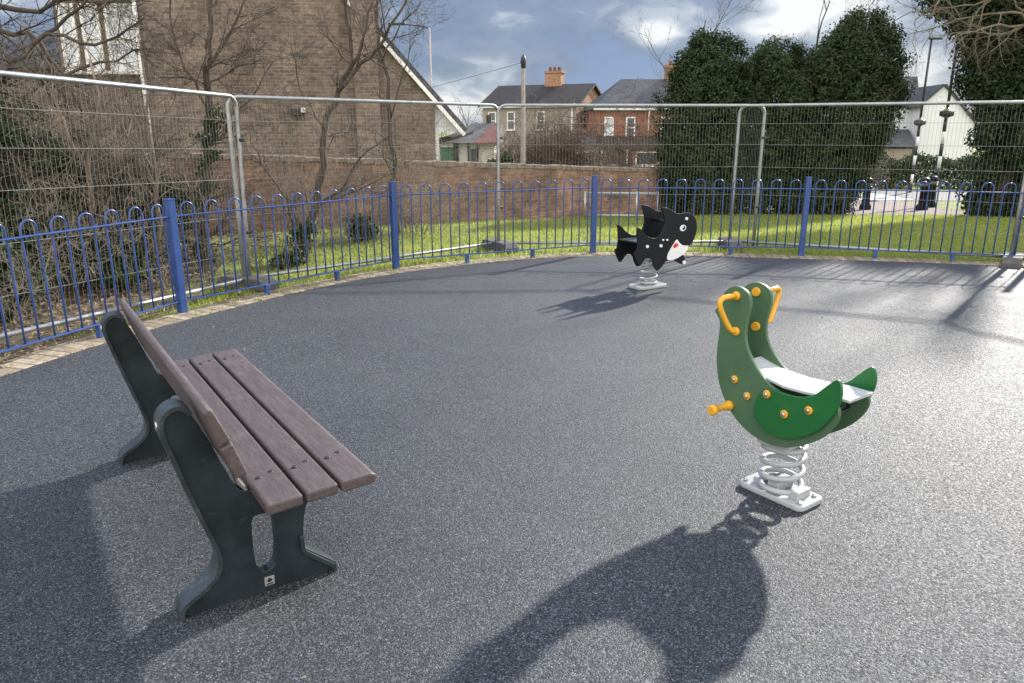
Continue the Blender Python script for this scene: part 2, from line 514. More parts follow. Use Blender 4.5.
# ------------------------------------------------------------------ ground
xs = [-900, -400, -200, -120, -80] + [-60 + 2 * i for i in range(61)] + [80, 120, 200, 400, 900]
ys = [-60, -30, -15, -8, -4, 0, 4, 7, 8, 9] + [10 + .75 * i for i in range(70)] + [65, 70, 80, 100, 140, 200, 400, 800, 1600]
g = MB()
vs = [(x, y, gz(x, y)) for y in ys for x in xs]
nx = len(xs)
fs = [(j * nx + i, j * nx + i + 1, (j + 1) * nx + i + 1, (j + 1) * nx + i) for j in range(len(ys) - 1) for i in range(nx - 1)]
g.add(vs, fs, True)
tag(g.build('ground', M['lawn']), 'grassy ground around the playground', 'ground', kind='structure')

POSTS = [(-3.95, 4.14), (-3.04, 6.74), (-1.41, 9.02), (1.11, 10.26), (3.88, 10.01), (6.52, 9.30), (8.7, 7.6)]

def spline(pts, n=24):
    out = []
    q = [V((*p, 0)) for p in pts]
    q = [q[0] * 2 - q[1]] + q + [q[-1] * 2 - q[-2]]
    for i in range(1, len(q) - 2):
        for k in range(n):
            t = k / n
            p0, p1, p2, p3 = q[i - 1], q[i], q[i + 1], q[i + 2]
            out.append(.5 * (2 * p1 + (p2 - p0) * t + (2 * p0 - 5 * p1 + 4 * p2 - p3) * t * t + (3 * p1 - p0 - 3 * p2 + p3) * t ** 3))
    out.append(q[-2])
    return out
EXT = [(-4.3, -1.5), (-4.35, 1.4)] + POSTS + [(10.0, 5.1), (10.4, 2.0), (10.2, -1.5)]
FL = spline(EXT)
def offset(line, d):
    o = []
    for i, p in enumerate(line):
        t = (line[min(i + 1, len(line) - 1)] - line[max(i - 1, 0)]).normalized()
        o.append(p + V((t.y, -t.x, 0)) * d)     # positive = inwards
    return o
inner = offset(FL, .25)
outer = offset(FL, -.04)

rub = MB()
ring = [(p.x, p.y) for p in inner] + [(10, -6), (-4, -6)]
n = len(ring)
rub.add([(x, y, 0) for x, y in ring] + [(x, y, -.06) for x, y in ring],
        [tuple(reversed(range(n)))] + [(i, (i + 1) % n, n + (i + 1) % n, n + i) for i in range(n)])
tag(rub.build('rubber_surface', M['rubber'], weld=True), 'black rubber crumb safety surface of the playground', 'surface', kind='structure')

# block edging: a course of pavers between the rubber and the lawn
eb = MB(); rng = random.Random(4)
dist = 0; nxt = 0
for i in range(len(FL) - 1):
    seg = (FL[i + 1] - FL[i]).length
    while nxt < dist + seg:
        t = (nxt - dist) / seg
        a = outer[i].lerp(outer[i + 1], t); b = inner[i].lerp(inner[i + 1], t)
        c = (a + b) / 2; d = b - a
        eb.box((c.x, c.y, -.035 + rng.uniform(-.002, .004)), (d.length - .004, .096, .08), math.atan2(d.y, d.x) + rng.uniform(-.012, .012))
        nxt += .1035
    dist += seg
tag(eb.build('block_edging', M['edging'], bevel=.004, seg=1), 'course of tan block pavers edging the rubber surface', 'edging', kind='structure')

# strip of leafy soil under the shrubs at the left
def sheet(name, outline, mat, lift, label, cat):
    """a patch of ground following the land, from a convex outline"""
    bm = bmesh.new()
    vsx = [bm.verts.new((x, y, 0)) for x, y in outline]
    bm.faces.new(vsx)
    for ax in (0, 1):
        lo = min(p[ax] for p in outline); hi_ = max(p[ax] for p in outline)
        k = lo + .75
        while k < hi_:
            no = (1, 0, 0) if ax == 0 else (0, 1, 0)
            bmesh.ops.bisect_plane(bm, geom=bm.verts[:] + bm.edges[:] + bm.faces[:], plane_co=(k, k, 0), plane_no=no)
            k += .75
    bmesh.ops.recalc_face_normals(bm, faces=bm.faces)
    for f in bm.faces:
        if f.normal.z < 0: f.normal_flip()
    for v_ in bm.verts: v_.co.z = gz(v_.co.x, v_.co.y) + lift
    me = bpy.data.meshes.new(name); bm.to_mesh(me); bm.free()
    me.materials.append(mat)
    o = bpy.data.objects.new(name, me); COL.objects.link(o)
    return tag(o, label, cat, kind='structure')
sheet('soil_bed', [(-14, 3), (-4.12, 3), (-3.35, 6.5), (-3.0, 7.7), (-3.4, 8.4), (-3.75, 9.6), (-4.9, 12.2), (-14, 7)], M['litter_g'], .006, 'leafy bare soil under the shrubs', 'soil')
ROAD = [(-30, 25.6), (70, 29.6), (70, 35.6), (-30, 31.6)]
sheet('road', ROAD, M['asphalt'], .012, 'grey asphalt road beyond the lawn', 'road')
sheet('path', [(7.6, 19.6), (11.4, 19.0), (13.2, 21.2), (14.0, 27.4), (9.0, 27.2), (7.2, 23)], M['gravel'], .008, 'pale gravel path from the lawn to the road', 'path')
sheet('verge_soil', [(11.4, 14.5), (22, 12), (26, 20), (13.6, 23), (12.2, 19.6)], M['litter_g'], .005, 'bare brown soil under the ivy covered tree', 'soil')
zb = MB()
rd = V((100, 4, 0)).normalized(); rn = V((-rd.y, rd.x, 0))
for k in range(7):
    c0 = V((11.3, 0, 0)); c0.y = 25.6 + (c0.x + 30) * .04 + .3
    a = c0 + rn * (.1 + k * .84)
    q = [a, a + rd * 3.4, a + rd * 3.4 + rn * .5, a + rn * .5]
    zb.add([(p.x, p.y, gz(p.x, p.y) + .017) for p in q], [(0, 1, 2, 3)])
tag(zb.build('road_marking', M['white']), 'white zebra crossing stripes painted across the road', 'marking', kind='structure')

# grass blades and dead leaves (nobody could count them)
def in_play(x, y):
    c = False; n = len(ring)
    for i in range(n):
        x1, y1 = ring[i]; x2, y2 = ring[(i + 1) % n]
        if (y1 > y) != (y2 > y) and x < (x2 - x1) * (y - y1) / (y2 - y1) + x1: c = not c
    return c
def wall_line(x): return 16.54 + .772 * x
rng = random.Random(11)
gb = MB(); cnt = 0
while cnt < 70000:
    y = 3.5 + 20 * rng.random() ** 1.25
    x = rng.uniform(-.72, .75) * (y + .5)
    if y > wall_line(x) - .1 and x < 5 or in_play(x, y): continue
    if min((V((x, y, 0)) - p).length for p in FL[::3]) < .17: continue
    if x < -3.3 + max(0, 8 - y) * .25 and y < 9.5 and rng.random() < .7: continue
    if x < -3.6 and y < 12.5 and rng.random() < .72: continue
    if 7.6 < x < 13 and y > 19.2: continue
    if x > 11.5 and rng.random() < .8: continue
    near = min((V((x, y, 0)) - p).length for p in FL[::6])
    hgt = rng.uniform(.03, .07) * (1.5 if near < .6 and rng.random() < .4 else 1)
    a = rng.uniform(0, 2 * PI); wd = .004 + y * .0005
    dx, dy = math.cos(a) * wd, math.sin(a) * wd
    lx, ly = rng.uniform(-.035, .035), rng.uniform(-.035, .035)
    z = gz(x, y) - .005
    gb.v += [(x - dx, y - dy, z), (x + dx, y + dy, z), (x + lx, y + ly, z + hgt)]
    gb.f.append((len(gb.v) - 3, len(gb.v) - 2, len(gb.v) - 1)); gb.sm.append(False)
    cnt += 1
tag(gb.build('grass', M['grass']), 'short sunlit grass of the lawn between fence and brick wall', 'grass', kind='stuff')

def leaf_quad(mb, c, nrm_, size, rng, fold=.25):
    nrm_ = nrm_.normalized() if nrm_.length > 1e-6 else V((0, 0, 1))
    u = nrm_.orthogonal().normalized()
    u = Matrix.Rotation(rng.uniform(0, 2 * PI), 3, nrm_) @ u
    w_ = nrm_.cross(u)
    k = len(mb.v)
    mb.v += [tuple(c - u * size), tuple(c + w_ * size * .55 + nrm_ * size * fold), tuple(c + u * size), tuple(c - w_ * size * .55 + nrm_ * size * fold)]
    mb.f.append((k, k + 1, k + 2, k + 3)); mb.sm.append(False)
lt = MB(); cnt = 0
while cnt < 9500:
    y = rng.uniform(3.6, 12.8); x = rng.uniform(-9, -1.6)
    if in_play(x, y) or y > wall_line(x): continue
    if x > -3.6 and rng.random() < .85: continue
    leaf_quad(lt, V((x, y, gz(x, y) + rng.uniform(.01, .04))), V((rng.gauss(0, .35), rng.gauss(0, .35), 1)), rng.uniform(.018, .045), rng)
    cnt += 1
for k in range(70):
    i = rng.randrange(len(inner)); q = inner[i]; c_ = V((2.5, 4.5, 0)); d_ = (c_ - q); u = rng.random() ** 3 * .7
    q = q + d_ * u
    leaf_quad(lt, V((q.x + rng.gauss(0, .1), q.y + rng.gauss(0, .1), .008)), V((rng.gauss(0, .25), rng.gauss(0, .25), 1)), rng.uniform(.010, .022), rng)
tag(lt.build('leaf_litter', M['litter']), 'dead brown leaves lying under the shrubs and blown along the edging', 'leaf litter', kind='stuff')

# ------------------------------------------------------------------ blue bow top fence
def fence_post_mesh():
    mb = MB(); mb.box((0, 0, .51), (.07, .07, 1.04)); return mb
HIN = 11
bow_me = None
def bow_panel(L):
    t = thing('bow_top_panel', '', 'fence panel')
    MB().box((0, 0, .885), (L - .07, .042, .012)).build('top_rail', M['blue'], t, .003, 1)
    MB().box((0, 0, .115), (L - .07, .042, .012)).build('bottom_rail', M['blue'], t, .003, 1)
    step = (L - .07) / HIN
    first = None
    for k in range(HIN):
        x = -(L - .07) / 2 + step * (k + .5)
        if first is None:
            h = step / 4 + .003
            pts = [(-h, 0, .115), (-h, 0, .5), (-h, 0, 1.0 - h)]
            for q in range(1, 8):
                a = PI - PI * q / 8
                pts.append((h * math.cos(a), 0, 1.0 - h + h * math.sin(a)))
            pts += [(h, 0, 1.0 - h), (h, 0, .5), (h, 0, .115)]
            first = MB().tube(pts, .008, 8).build('bow', M['blue'], t)
            first.location = (x, 0, 0)
        else:
            c = first.copy(); COL.objects.link(c); c.parent = t; c.location = (x, 0, 0)
    for s in (-1, 1):
        MB().box((s * L / 6, 0, .05), (.045, .045, .12)).build('foot', M['blue'], t, .003, 1)
    return t
post0 = thing('fence_post', '', 'fence post')
fence_post_mesh().build('shaft', M['blue'], post0, .004, 1)
MB().box((0, 0, 1.034), (.076, .076, .012)).build('cap', M['blue'], post0, .003, 1)
plabels = ['blue fence post at the left edge beside the tan edging', 'sunlit blue fence post nearest behind the bench backrest', 'blue fence post in front of the brown gable and tree',
           'blue fence post just behind the black whale rider', 'blue fence post in front of the rounded evergreens', 'blue fence post at the right edge by the steel mesh corner', 'blue fence post beyond the right edge']
vis_posts = [1, 2, 3, 4, 5]
first = True
for i in vis_posts:
    d = V(POSTS[min(i + 1, 6)]) - V(POSTS[i - 1])
    rz = math.atan2(d.y, d.x)
    if first:
        post0.location = (*POSTS[i], 0); post0.rotation_euler = (0, 0, rz); tag(post0, plabels[i], group='blue posts of the bow top fence'); first = False
    else:
        dup(post0, (*POSTS[i], 0), rz, plabels[i], 'blue posts of the bow top fence')
pl = ['sunlit blue bow top panel nearest the bench, at the left edge', 'blue bow top panel in front of the ivy trunked trees', 'blue bow top panel in front of the brick garden wall',
      'blue bow top panel behind the black whale rider', 'blue bow top panel in front of the bollards and gravel path']
pan0 = None
for i in range(5):
    a, b = V((*POSTS[i], 0)), V((*POSTS[i + 1], 0))
    m_ = (a + b) / 2; d = b - a; rz = math.atan2(d.y, d.x)
    if pan0 is None:
        pan0 = bow_panel(2.77); pan0.location = m_; pan0.rotation_euler = (0, 0, rz); tag(pan0, pl[i], group='blue bow top fence panels')
    else:
        q = dup(pan0, m_, rz, pl[i], 'blue bow top fence panels')
        q.scale.x = d.length / 2.77

# ------------------------------------------------------------------ temporary mesh fence
def mesh_panel(L, H=1.95, z0=.05):
    t = thing('mesh_panel', '', 'fence panel')
    r = .021; cr = .11
    def corner(cx, cz, a0):
        return [(cx + cr * math.cos(R(a0 - 90 * k / 6)), 0, cz + cr * math.sin(R(a0 - 90 * k / 6))) for k in range(7)]
    x0, x1, zt = -L / 2 + r, L / 2 - r, z0 + H - r
    pts = [(x0, 0, z0 - .05)] + [(x0, 0, .8), (x0, 0, 1.4)] + corner(x0 + cr, zt - cr, 180) + [(0, 0, zt)] + corner(x1 - cr, zt - cr, 90) + [(x1, 0, 1.4), (x1, 0, .8), (x1, 0, z0 - .05)]
    MB().tube(pts, r, 10).build('frame', M['galv'], t)
    MB().tube([(x0, 0, z0 + .06), (0, 0, z0 + .06), (x1, 0, z0 + .06)], r * .95, 10).build('bottom_rail', M['galv'], t)
    w = MB()
    n_ = int((L - .1) / .042)
    hz = [.40, .78, 1.16, 1.46, 1.74]
    for k in range(n_ + 1):
        x = x0 + .03 + (x1 - x0 - .06) * k / n_
        pts = [(x, -.004, z0 + .06)]
        for h in hz:
            pts += [(x, -.004, h - .05), (x, -.02, h), (x, -.004, h + .05)]
        zz = zt
        e = min(x - x0, x1 - x)
        if e < cr: zz = zt - cr + math.sqrt(max(0, cr * cr - (cr - e) ** 2))
        pts.append((x, -.004, zz))
        w.tube(pts, .0014, 3, False, False)
    for h in hz:
        w.tube([(x0, -.019, h), (x1, -.019, h)], .0028, 4, False, False)
    w.build('wire_mesh', M['wire'], t)
    for s, h in ((1, 1.55), (1, .6)):
        MB().box((s * (L / 2 - .0), .0, h), (.075, .06, .035)).build('coupler', M['metal_d'], t, .006, 1)
    return t
HJ = [(-4.05, 4.70), (-2.86, 7.97), (-.18, 10.66), (3.15, 10.82), (6.32, 9.40), (8.05, 6.35)]
hl = ['weathered steel mesh panel at the left, in front of the shrubs', 'steel mesh panel in front of the brown brick gable', 'steel mesh panel in front of the red brick houses and lamp post',
      'steel mesh panel in front of the big evergreen and zebra crossing', 'steel mesh panel at the right edge casting a shadow on the rubber']
mp0 = None
fl_ = ['dark block foot under the steel mesh joint by the ivy trunk', 'grey block foot on the lawn under the middle mesh joint', 'block foot under the mesh joint right of the black whale rider', 'block foot under the mesh joint at the right edge']
for i in range(5):
    a, b = V((*HJ[i], 0)), V((*HJ[i + 1], 0))
    d = b - a; m_ = (a + b) / 2; rz = math.atan2(d.y, d.x)
    m_ += V((-math.sin(rz), math.cos(rz), 0)) * (.028 if i % 2 else -.028)
    L = d.length + .07
    z = min(gz(*HJ[i]), gz(*HJ[i + 1]))
    if mp0 is None:
        mp0 = mesh_panel(3.5); mp0.location = (m_.x, m_.y, z); mp0.rotation_euler = (0, 0, rz); tag(mp0, hl[i], group='steel mesh panels of the temporary fence'); q = mp0; mp0.rotation_euler.y = R(1.4); mp0.location.z += .045
    else:
        q = dup(mp0, (m_.x, m_.y, z), rz, hl[i], 'steel mesh panels of the temporary fence')
    q.scale.x = (L + (.32 if i == 2 else 0)) / 3.5
    if i == 2: q.location += d.normalized() * .16
foot0 = None
for i in range(1, 5):
    d = V((*HJ[min(i + 1, 5)], 0)) - V((*HJ[i - 1], 0)); rz = math.atan2(d.y, d.x) + PI / 2 + .15
    loc = (HJ[i][0], HJ[i][1], gz(*HJ[i]) + .002)
    if i == 1:
        mb = MB()
        mb.prism([(-.34, 0), (.34, 0), (.34, .07), (.26, .135), (-.26, .135), (-.34, .07)], -.11, .11)
        foot0 = mb.build('ballast_block', M['block'], None, .012, 2)
        tag(foot0, fl_[0], 'ballast block', 'block feet of the temporary fence'); o = foot0
    else:
        o = foot0.copy(); COL.objects.link(o); o['label'] = fl_[i - 1]
    o.location = loc; o.rotation_euler = (0, 0, rz)

# ------------------------------------------------------------------ bench
bench = thing('park_bench', 'grey brown plank bench on dark moulded end supports, on the black rubber', 'bench', (-1.315, 3.043, 0), R(33.8))
y0, y1 = -.97, .92
def plank(name, c0, c1, thick, label=None):
    """a rounded plank whose top runs from c0 to c1 in the cross-section"""
    a, b = V((c0[0], c0[1])), V((c1[0], c1[1]))
    d = (b - a).normalized(); nn = V((d.y, -d.x))
    return MB().prism([tuple(a), tuple(b), tuple(b + nn * thick), tuple(a + nn * thick)], y0, y1).build(name, M['plank'], bench, .010, 3)
sl_ = [plank('seat_plank', (-.035, .438), (.088, .444), .042), plank('seat_plank', (.100, .445), (.212, .451), .042)]
fr = [(.224, .452), (.335, .456), (.352, .449), (.358, .434), (.350, .419), (.330, .413), (.226, .410)]
sl_.append(MB().prism(fr, y0, y1).build('seat_plank', M['plank'], bench, .007, 2))
up = [(-.196, .795), (-.182, .806), (-.166, .800), (-.120, .687), (-.160, .671)]
bk = [MB().prism(up, y0, y1).build('back_plank', M['plank'], bench, .008, 3),
      MB().prism([(-.118, .679), (-.080, .566), (-.118, .553), (-.157, .666)], y0, y1).build('back_plank', M['plank'], bench, .008, 3)]
for yy in (-.74, .765):
    for o_, (x, z, dx, dz) in zip(sl_, ((.027, .4405, 1, .05), (.156, .448, 1, .05), (.28, .454, 1, .05))):
        for s in (-1, 1):
            MB().lathe([(.010, -.002), (.010, .0015), (.006, .0025)], (x + s * .025, yy + s * .012, z + .0012), 10).build('screw', M['metal_d'], o_)
sup = [(-.300, 0), (-.302, .030), (-.285, .052), (-.215, .090), (-.172, .130), (-.158, .185), (-.175, .255), (-.210, .365), (-.268, .59), (-.292, .68), (-.292, .722), (-.272, .752), (-.243, .764),
       (-.215, .752), (-.196, .725), (-.166, .664), (-.128, .560), (-.104, .500), (-.085, .440), (-.055, .409), (.00, .402), (.30, .408), (.325, .398), (.290, .380), (.20, .345), (.160, .305), (.145, .25), (.138, .185),
       (.138, .128), (.146, .120), (.244, .036), (.254, .022), (.254, 0), (.20, -.004), (.06, .0), (-.06, .0), (-.20, -.004)]
hole = [(-.040, .300), (-.044, .24), (-.044, .13), (-.030, .088), (-.004, .076), (.024, .090), (.038, .13), (.040, .24), (.036, .285), (.022, .306), (-.022, .310)]
def bench_support(yc):
    t = .052
    bm = bmesh.new()
    so_ = smooth_loop(sup[:], 1); ho_ = smooth_loop(hole[:], 1)
    rings = []
    for pts in (so_, ho_):
        vs_ = [bm.verts.new((x, yc - t / 2, z)) for x, z in pts]
        es = [bm.edges.new((vs_[i], vs_[(i + 1) % len(vs_)])) for i in range(len(vs_))]
        rings += es
    bmesh.ops.triangle_fill(bm, use_beauty=True, use_dissolve=False, edges=rings)
    # drop faces inside the hole
    ex = bmesh.ops.extrude_face_region(bm, geom=bm.faces[:])
    bmesh.ops.translate(bm, verts=[v_ for v_ in ex['geom'] if isinstance(v_, bmesh.types.BMVert)], vec=(0, t, 0))
    bmesh.ops.recalc_face_normals(bm, faces=bm.faces)
    me = bpy.data.meshes.new('end_support'); bm.to_mesh(me); bm.free(); me.materials.append(M['cast'])
    o = bpy.data.objects.new('end_support', me); COL.objects.link(o); o.parent = bench
    b_ = o.modifiers.new('bevel', 'BEVEL'); b_.width = .012; b_.segments = 3; b_.limit_method = 'ANGLE'; b_.angle_limit = R(50)
    # flange: broad rounded spine along the back edge and foot
    return o
for yc in (-.745, .755):
    s_ = bench_support(yc)
    def rim(pts, wd, th):
        for _ in range(2):
            q = [pts[0]]
            for a, b in zip(pts, pts[1:]): q += [(a[0] * .75 + b[0] * .25, a[1] * .75 + b[1] * .25), (a[0] * .25 + b[0] * .75, a[1] * .25 + b[1] * .75)]
            pts = q + [pts[-1]]
        mb = MB(); n_ = len(pts); vs_ = []
        for i, (x, z) in enumerate(pts):
            a = V(pts[max(0, i - 1)]); b = V(pts[min(n_ - 1, i + 1)]); d = (b - a).normalized(); nx_, nz_ = -d.y, d.x
            vs_ += [(x, yc - wd, z), (x, yc + wd, z), (x + nx_ * th, yc + wd, z + nz_ * th), (x + nx_ * th, yc - wd, z + nz_ * th)]
        fs_ = [(i * 4 + k, i * 4 + (k + 1) % 4, i * 4 + 4 + (k + 1) % 4, i * 4 + 4 + k) for i in range(n_ - 1) for k in range(4)] + [(0, 1, 2, 3), tuple(4 * (n_ - 1) + k for k in (3, 2, 1, 0))]
        return mb.add(vs_, fs_)
    back_ = [(-.297, .000), (-.296, .030), (-.283, .046), (-.213, .084), (-.166, .126), (-.151, .185), (-.168, .257), (-.203, .367), (-.261, .59), (-.285, .68), (-.285, .720), (-.267, .747), (-.241, .758), (-.217, .748), (-.205, .728)]
    rim(back_, .046, .014).build('rim', M['cast_rim'], s_)
    rim([(.134, .180), (.134, .128), (.144, .116), (.240, .032), (.249, .018), (.249, .0)], .046, -.014).build('rim', M['cast_rim'], s_)
    MB().lathe([(.016, 0), (.016, .006), (.010, .014), (.010, .02)], (-.302, yc + .002, .700), 12, 'X').build('bolt', M['bolt'], s_)
    MB().lathe([(.02, 0), (.02, .006), (.012, .014)], (-.225, yc + .062, .012), 10).build('fixing_bolt', M['bolt'], s_)
    for (bx0, bz0, bx1, bz1) in ((-.10, .405, -.025, .405),):
        MB().prism([(-.098, .53), (-.090, .53), (-.066, .455), (-.038, .412), (-.05, .405), (-.078, .445)], yc - .022, yc + .022).build('bracket', M['bolt'], s_, .003, 1)
    if yc < 0:
        lb = MB().box((.0, yc - .0270, .038), (.036, .003, .036)).build('label', M['label'], s_, .001, 1)
        k = MB()
        k.tube([(-.009, yc - .0292, .040), (.0, yc - .0292, .049), (.009, yc - .0292, .040)], .0022, 4, True, False)
        k.box((0, yc - .0292, .040), (.012, .002, .012)); k.box((0, yc - .0292, .027), (.022, .002, .004))
        k.build('label_mark', M['ink'], s_)

# ------------------------------------------------------------------ seal spring rider
seal = thing('spring_rider', 'green seal shaped spring rider with yellow handles and pale grey seat', 'spring rider', (1.24 - .026, 3.16 - .019, 0), R(-54))
body = [(-.236, .957), (-.194, .949), (-.166, .932), (-.152, .905), (-.150, .862), (-.166, .791), (-.163, .723), (-.138, .669), (-.098, .619), (-.044, .572), (.02, .540), (.11, .526), (.20, .532), (.27, .553), (.305, .566), (.326, .545), (.330, .503), (.305, .450),
        (.257, .391), (.169, .328), (.073, .290), (-.021, .283), (-.124, .309), (-.207, .363), (-.262, .43), (-.298, .505), (-.316, .599), (-.315, .672), (-.308, .755), (-.316, .787), (-.345, .818), (-.345, .826), (-.319, .852), (-.308, .901), (-.279, .938)]
flip = [(.302, .668), (.318, .672), (.331, .655), (.340, .608), (.327, .548), (.283, .467), (.224, .404), (.133, .352), (.055, .337), (-.021, .351), (-.065, .394), (-.074, .450), (-.050, .510), (-.008, .541), (.062, .543), (.139, .545), (.215, .572), (.265, .628)]
bsm, fsm = smooth_loop(body, 2), smooth_loop(flip, 2)
for s in (-1, 1):
    ya, yb = (-.105, -.086) if s < 0 else (.086, .105)
    p = MB().prism(bsm, ya, yb, True).build('side_panel', M['sage'], seal, .0025, 2)
    ya, yb = (-.121, -.1055) if s < 0 else (.1055, .121)
    fpn = MB().prism(fsm, ya, yb, True).build('flipper', M['green'], seal, .0025, 2)
    ye = s * .105
    for x, z in ((-.197, .529), (-.12, .471), (-.005, .517), (.092, .456), (.206, .509)):
        yy = s * .121 if x > -.06 else ye
        q = p if x <= -.06 else fpn
        def prof(sc_): return [(.019 * sc_, 0), (.019 * sc_, .006), (.015 * sc_, .010)]
        hd = MB()
        pr = [(.0185, 0), (.0185, .007), (.0145, .011)]
        if s < 0: pr = [(r_, -h_) for r_, h_ in reversed(pr)]
        wsh = hd.lathe(pr, (x, yy, z), 16, 'Y').build('bolt_cap', M['yellow'], q)
        pr = [(.0105, .010), (.010, .015), (.005, .0185)]
        if s < 0: pr = [(r_, -h_) for r_, h_ in reversed(pr)]
        hd = MB().lathe(pr, (x, yy, z), 12, 'Y').build('bolt', M['bolt'], q)
    # D handle
    hp = [(-.225, .912), (-.212, .752)]
    y_ = s
    pts = [(-.225, y_ * .104, .912), (-.226, y_ * .150, .914), (-.228, y_ * .185, .913), (-.232, y_ * .203, .902), (-.233, y_ * .206, .882), (-.230, y_ * .190, .845), (-.224, y_ * .165, .800), (-.218, y_ * .146, .770), (-.214, y_ * .130, .756), (-.212, y_ * .104, .752)]
    if s > 0: pts = [(x + (.03 if y > .13 else 0), y + max(0, y - .104) * .45, z) for x, y, z in pts]
    h_ = MB().tube(pts, .0125, 12)
    for x, z in hp:
        h_.lathe([(.021, 0), (.021, .008), (.014, .016)] if s > 0 else [(.014, -.016), (.021, -.008), (.021, 0)], (x, s * .105, z), 14, 'Y')
    hd_ = h_.build('handle', M['yellow'], seal)
    for x, z in hp:
        k = MB().lathe([(.019, -.014), (.021, -.004), (.021, 0)] if s > 0 else [(.021, 0), (.021, .004), (.019, .014)], (x, s * .0855, z), 14, 'Y').build('bolt_cap', M['yellow'], p)
    # foot peg
    fp = [(.024, 0), (.024, .016), (.0165, .024), (.0145, .06), (.0165, .098), (.024, .106), (.025, .124), (.019, .131)]
    if s < 0: fp = [(r_, -h_) for r_, h_ in reversed(fp)]
    fpo = MB().lathe(fp, (-.212, s * .105, .398), 16, 'Y').build('foot_peg', M['yellow'], seal)
    for o_ in (p, fpn, hd_, fpo):      # the two sides splay slightly towards the tail
        o_.rotation_euler.z = R(-2.5) if s < 0 else R(7)
        o_.location.y = 0 if s < 0 else -.006
# seat plate: raised at the front, dished, overhanging the tail
seat = MB()
sp = [(-.185, .612), (-.12, .592), (-.05, .577), (.05, .567), (.15, .571), (.24, .580), (.30, .584), (.345, .584)]
npt = len(sp)
for i, (x, z) in enumerate(sp):
    hw = .085 + .03 * max(0, x) - (.0 if x < -.03 else (-.012 if x < .26 else .006))
    seat.v += [(x, -hw, z), (x, -hw * .5, z + .004), (x, hw * .5, z + .004), (x, hw, z), (x, hw, z - .012), (x, -hw, z - .012)]
for i in range(npt - 1):
    for k in range(6):
        k2 = (k + 1) % 6
        seat.f.append((i * 6 + k, (i + 1) * 6 + k, (i + 1) * 6 + k2, i * 6 + k2)); seat.sm.append(False)
seat.f.append((0, 1, 2, 3, 4, 5)); seat.f.append(tuple(reversed([(npt - 1) * 6 + k for k in range(6)]))); seat.sm += [False, False]
seat.build('seat', M['grey'], seal, .003, 2)
MB().box((.275, 0, .5635), (.03, .165, .012)).box((.275, -.035, .53), (.02, .008, .05)).box((.275, .035, .53), (.02, .008, .05)).box((.275, 0, .503), (.02, .078, .008)).build('bracket', M['metal_d'], seal, .002, 1)  # grey bracket coloured dark metal, standing in for the shade under the seat
MB().box((.0, 0, .300), (.20, .168, .03)).box((0, 0, .272), (.15, .15, .028)).box((0, -.0755, .33), (.16, .02, .06)).box((0, .0755, .33), (.16, .02, .06)).build('spring_plate', M['spring'], seal, .004, 2)
def coil(r_, tube_r, z0, z1, turns, n=20):
    pts = []
    m_ = int(turns * n)
    for k in range(m_ + 1):
        t = k / m_; a = 2 * PI * turns * t + 2.2
        e = min(1, max(0, (t * turns - .6) / (turns - 1.2)))
        pts.append((r_ * math.cos(a), r_ * math.sin(a), z0 + (z1 - z0) * e))
    return MB().tube(pts, tube_r, 10)
spg = coil(.090, .0135, .052, .247, 4.0).build('spring', M['spring'], seal)
bp = slab(rrect(.345, .185, .035), 0, .030).build('base_plate', M['spring'], seal, .010, 3)
clamps = MB().box((.0, .0, .055), (.055, .125, .05)).box((.10, .0, .048), (.05, .10, .04)).box((-.098, .0, .042), (.04, .09, .03))
cl_ = clamps.build('clamp', M['spring'], seal, .006, 2)
for o_ in (spg, bp, cl_): o_.location.y = .028; o_.location.x = .004
for x, y in ((.14, .055), (.145, -.06), (-.145, .06), (-.145, -.06)):
    MB().lathe([(.012, 0), (.012, .008), (.007, .013)], (x, y, .029), 6).build('bolt', M['bolt'], bp)

# ------------------------------------------------------------------ black whale spring rider
orca = thing('spring_rider', 'black whale shaped spring rider with white smiling mouth, beside the far fence', 'spring rider', (1.5, 7.95, 0), R(33))
ob = [(-.054, .866), (-.02, .862), (.05, .846), (.10, .818), (.193, .778), (.25, .785), (.32, .788), (.39, .768), (.440, .728), (.472, .662), (.476, .59), (.462, .53), (.43, .475), (.385, .44), (.355, .40), (.31, .355), (.25, .325), (.167, .300), (.05, .298), (.03, .282),
      (-.02, .232), (-.064, .204), (-.082, .206), (-.120, .25), (-.148, .329), (-.19, .350), (-.240, .354), (-.272, .325), (-.305, .285), (-.335, .276), (-.350, .30), (-.378, .350), (-.408, .403), (-.402, .415), (-.375, .432), (-.366, .47), (-.362, .54), (-.378, .655), (-.378, .675), (-.36, .676), (-.32, .65), (-.275, .605), (-.207, .562), (-.124, .545), (-.075, .560), (-.040, .588), (-.012, .64), (-.002, .70), (-.012, .77), (-.05, .835)]
osm = smooth_loop(ob, 2)
mouth = [(.180, .520), (.200, .500), (.228, .472), (.262, .450), (.300, .440), (.345, .436), (.362, .434), (.352, .400), (.320, .368), (.271, .340), (.20, .312), (.14, .302), (.082, .303), (.052, .316), (.055, .350), (.075, .395), (.123, .453)]
tongue = [(.165, .482), (.180, .472), (.205, .468), (.200, .446), (.178, .432), (.150, .426), (.132, .436), (.130, .450)]
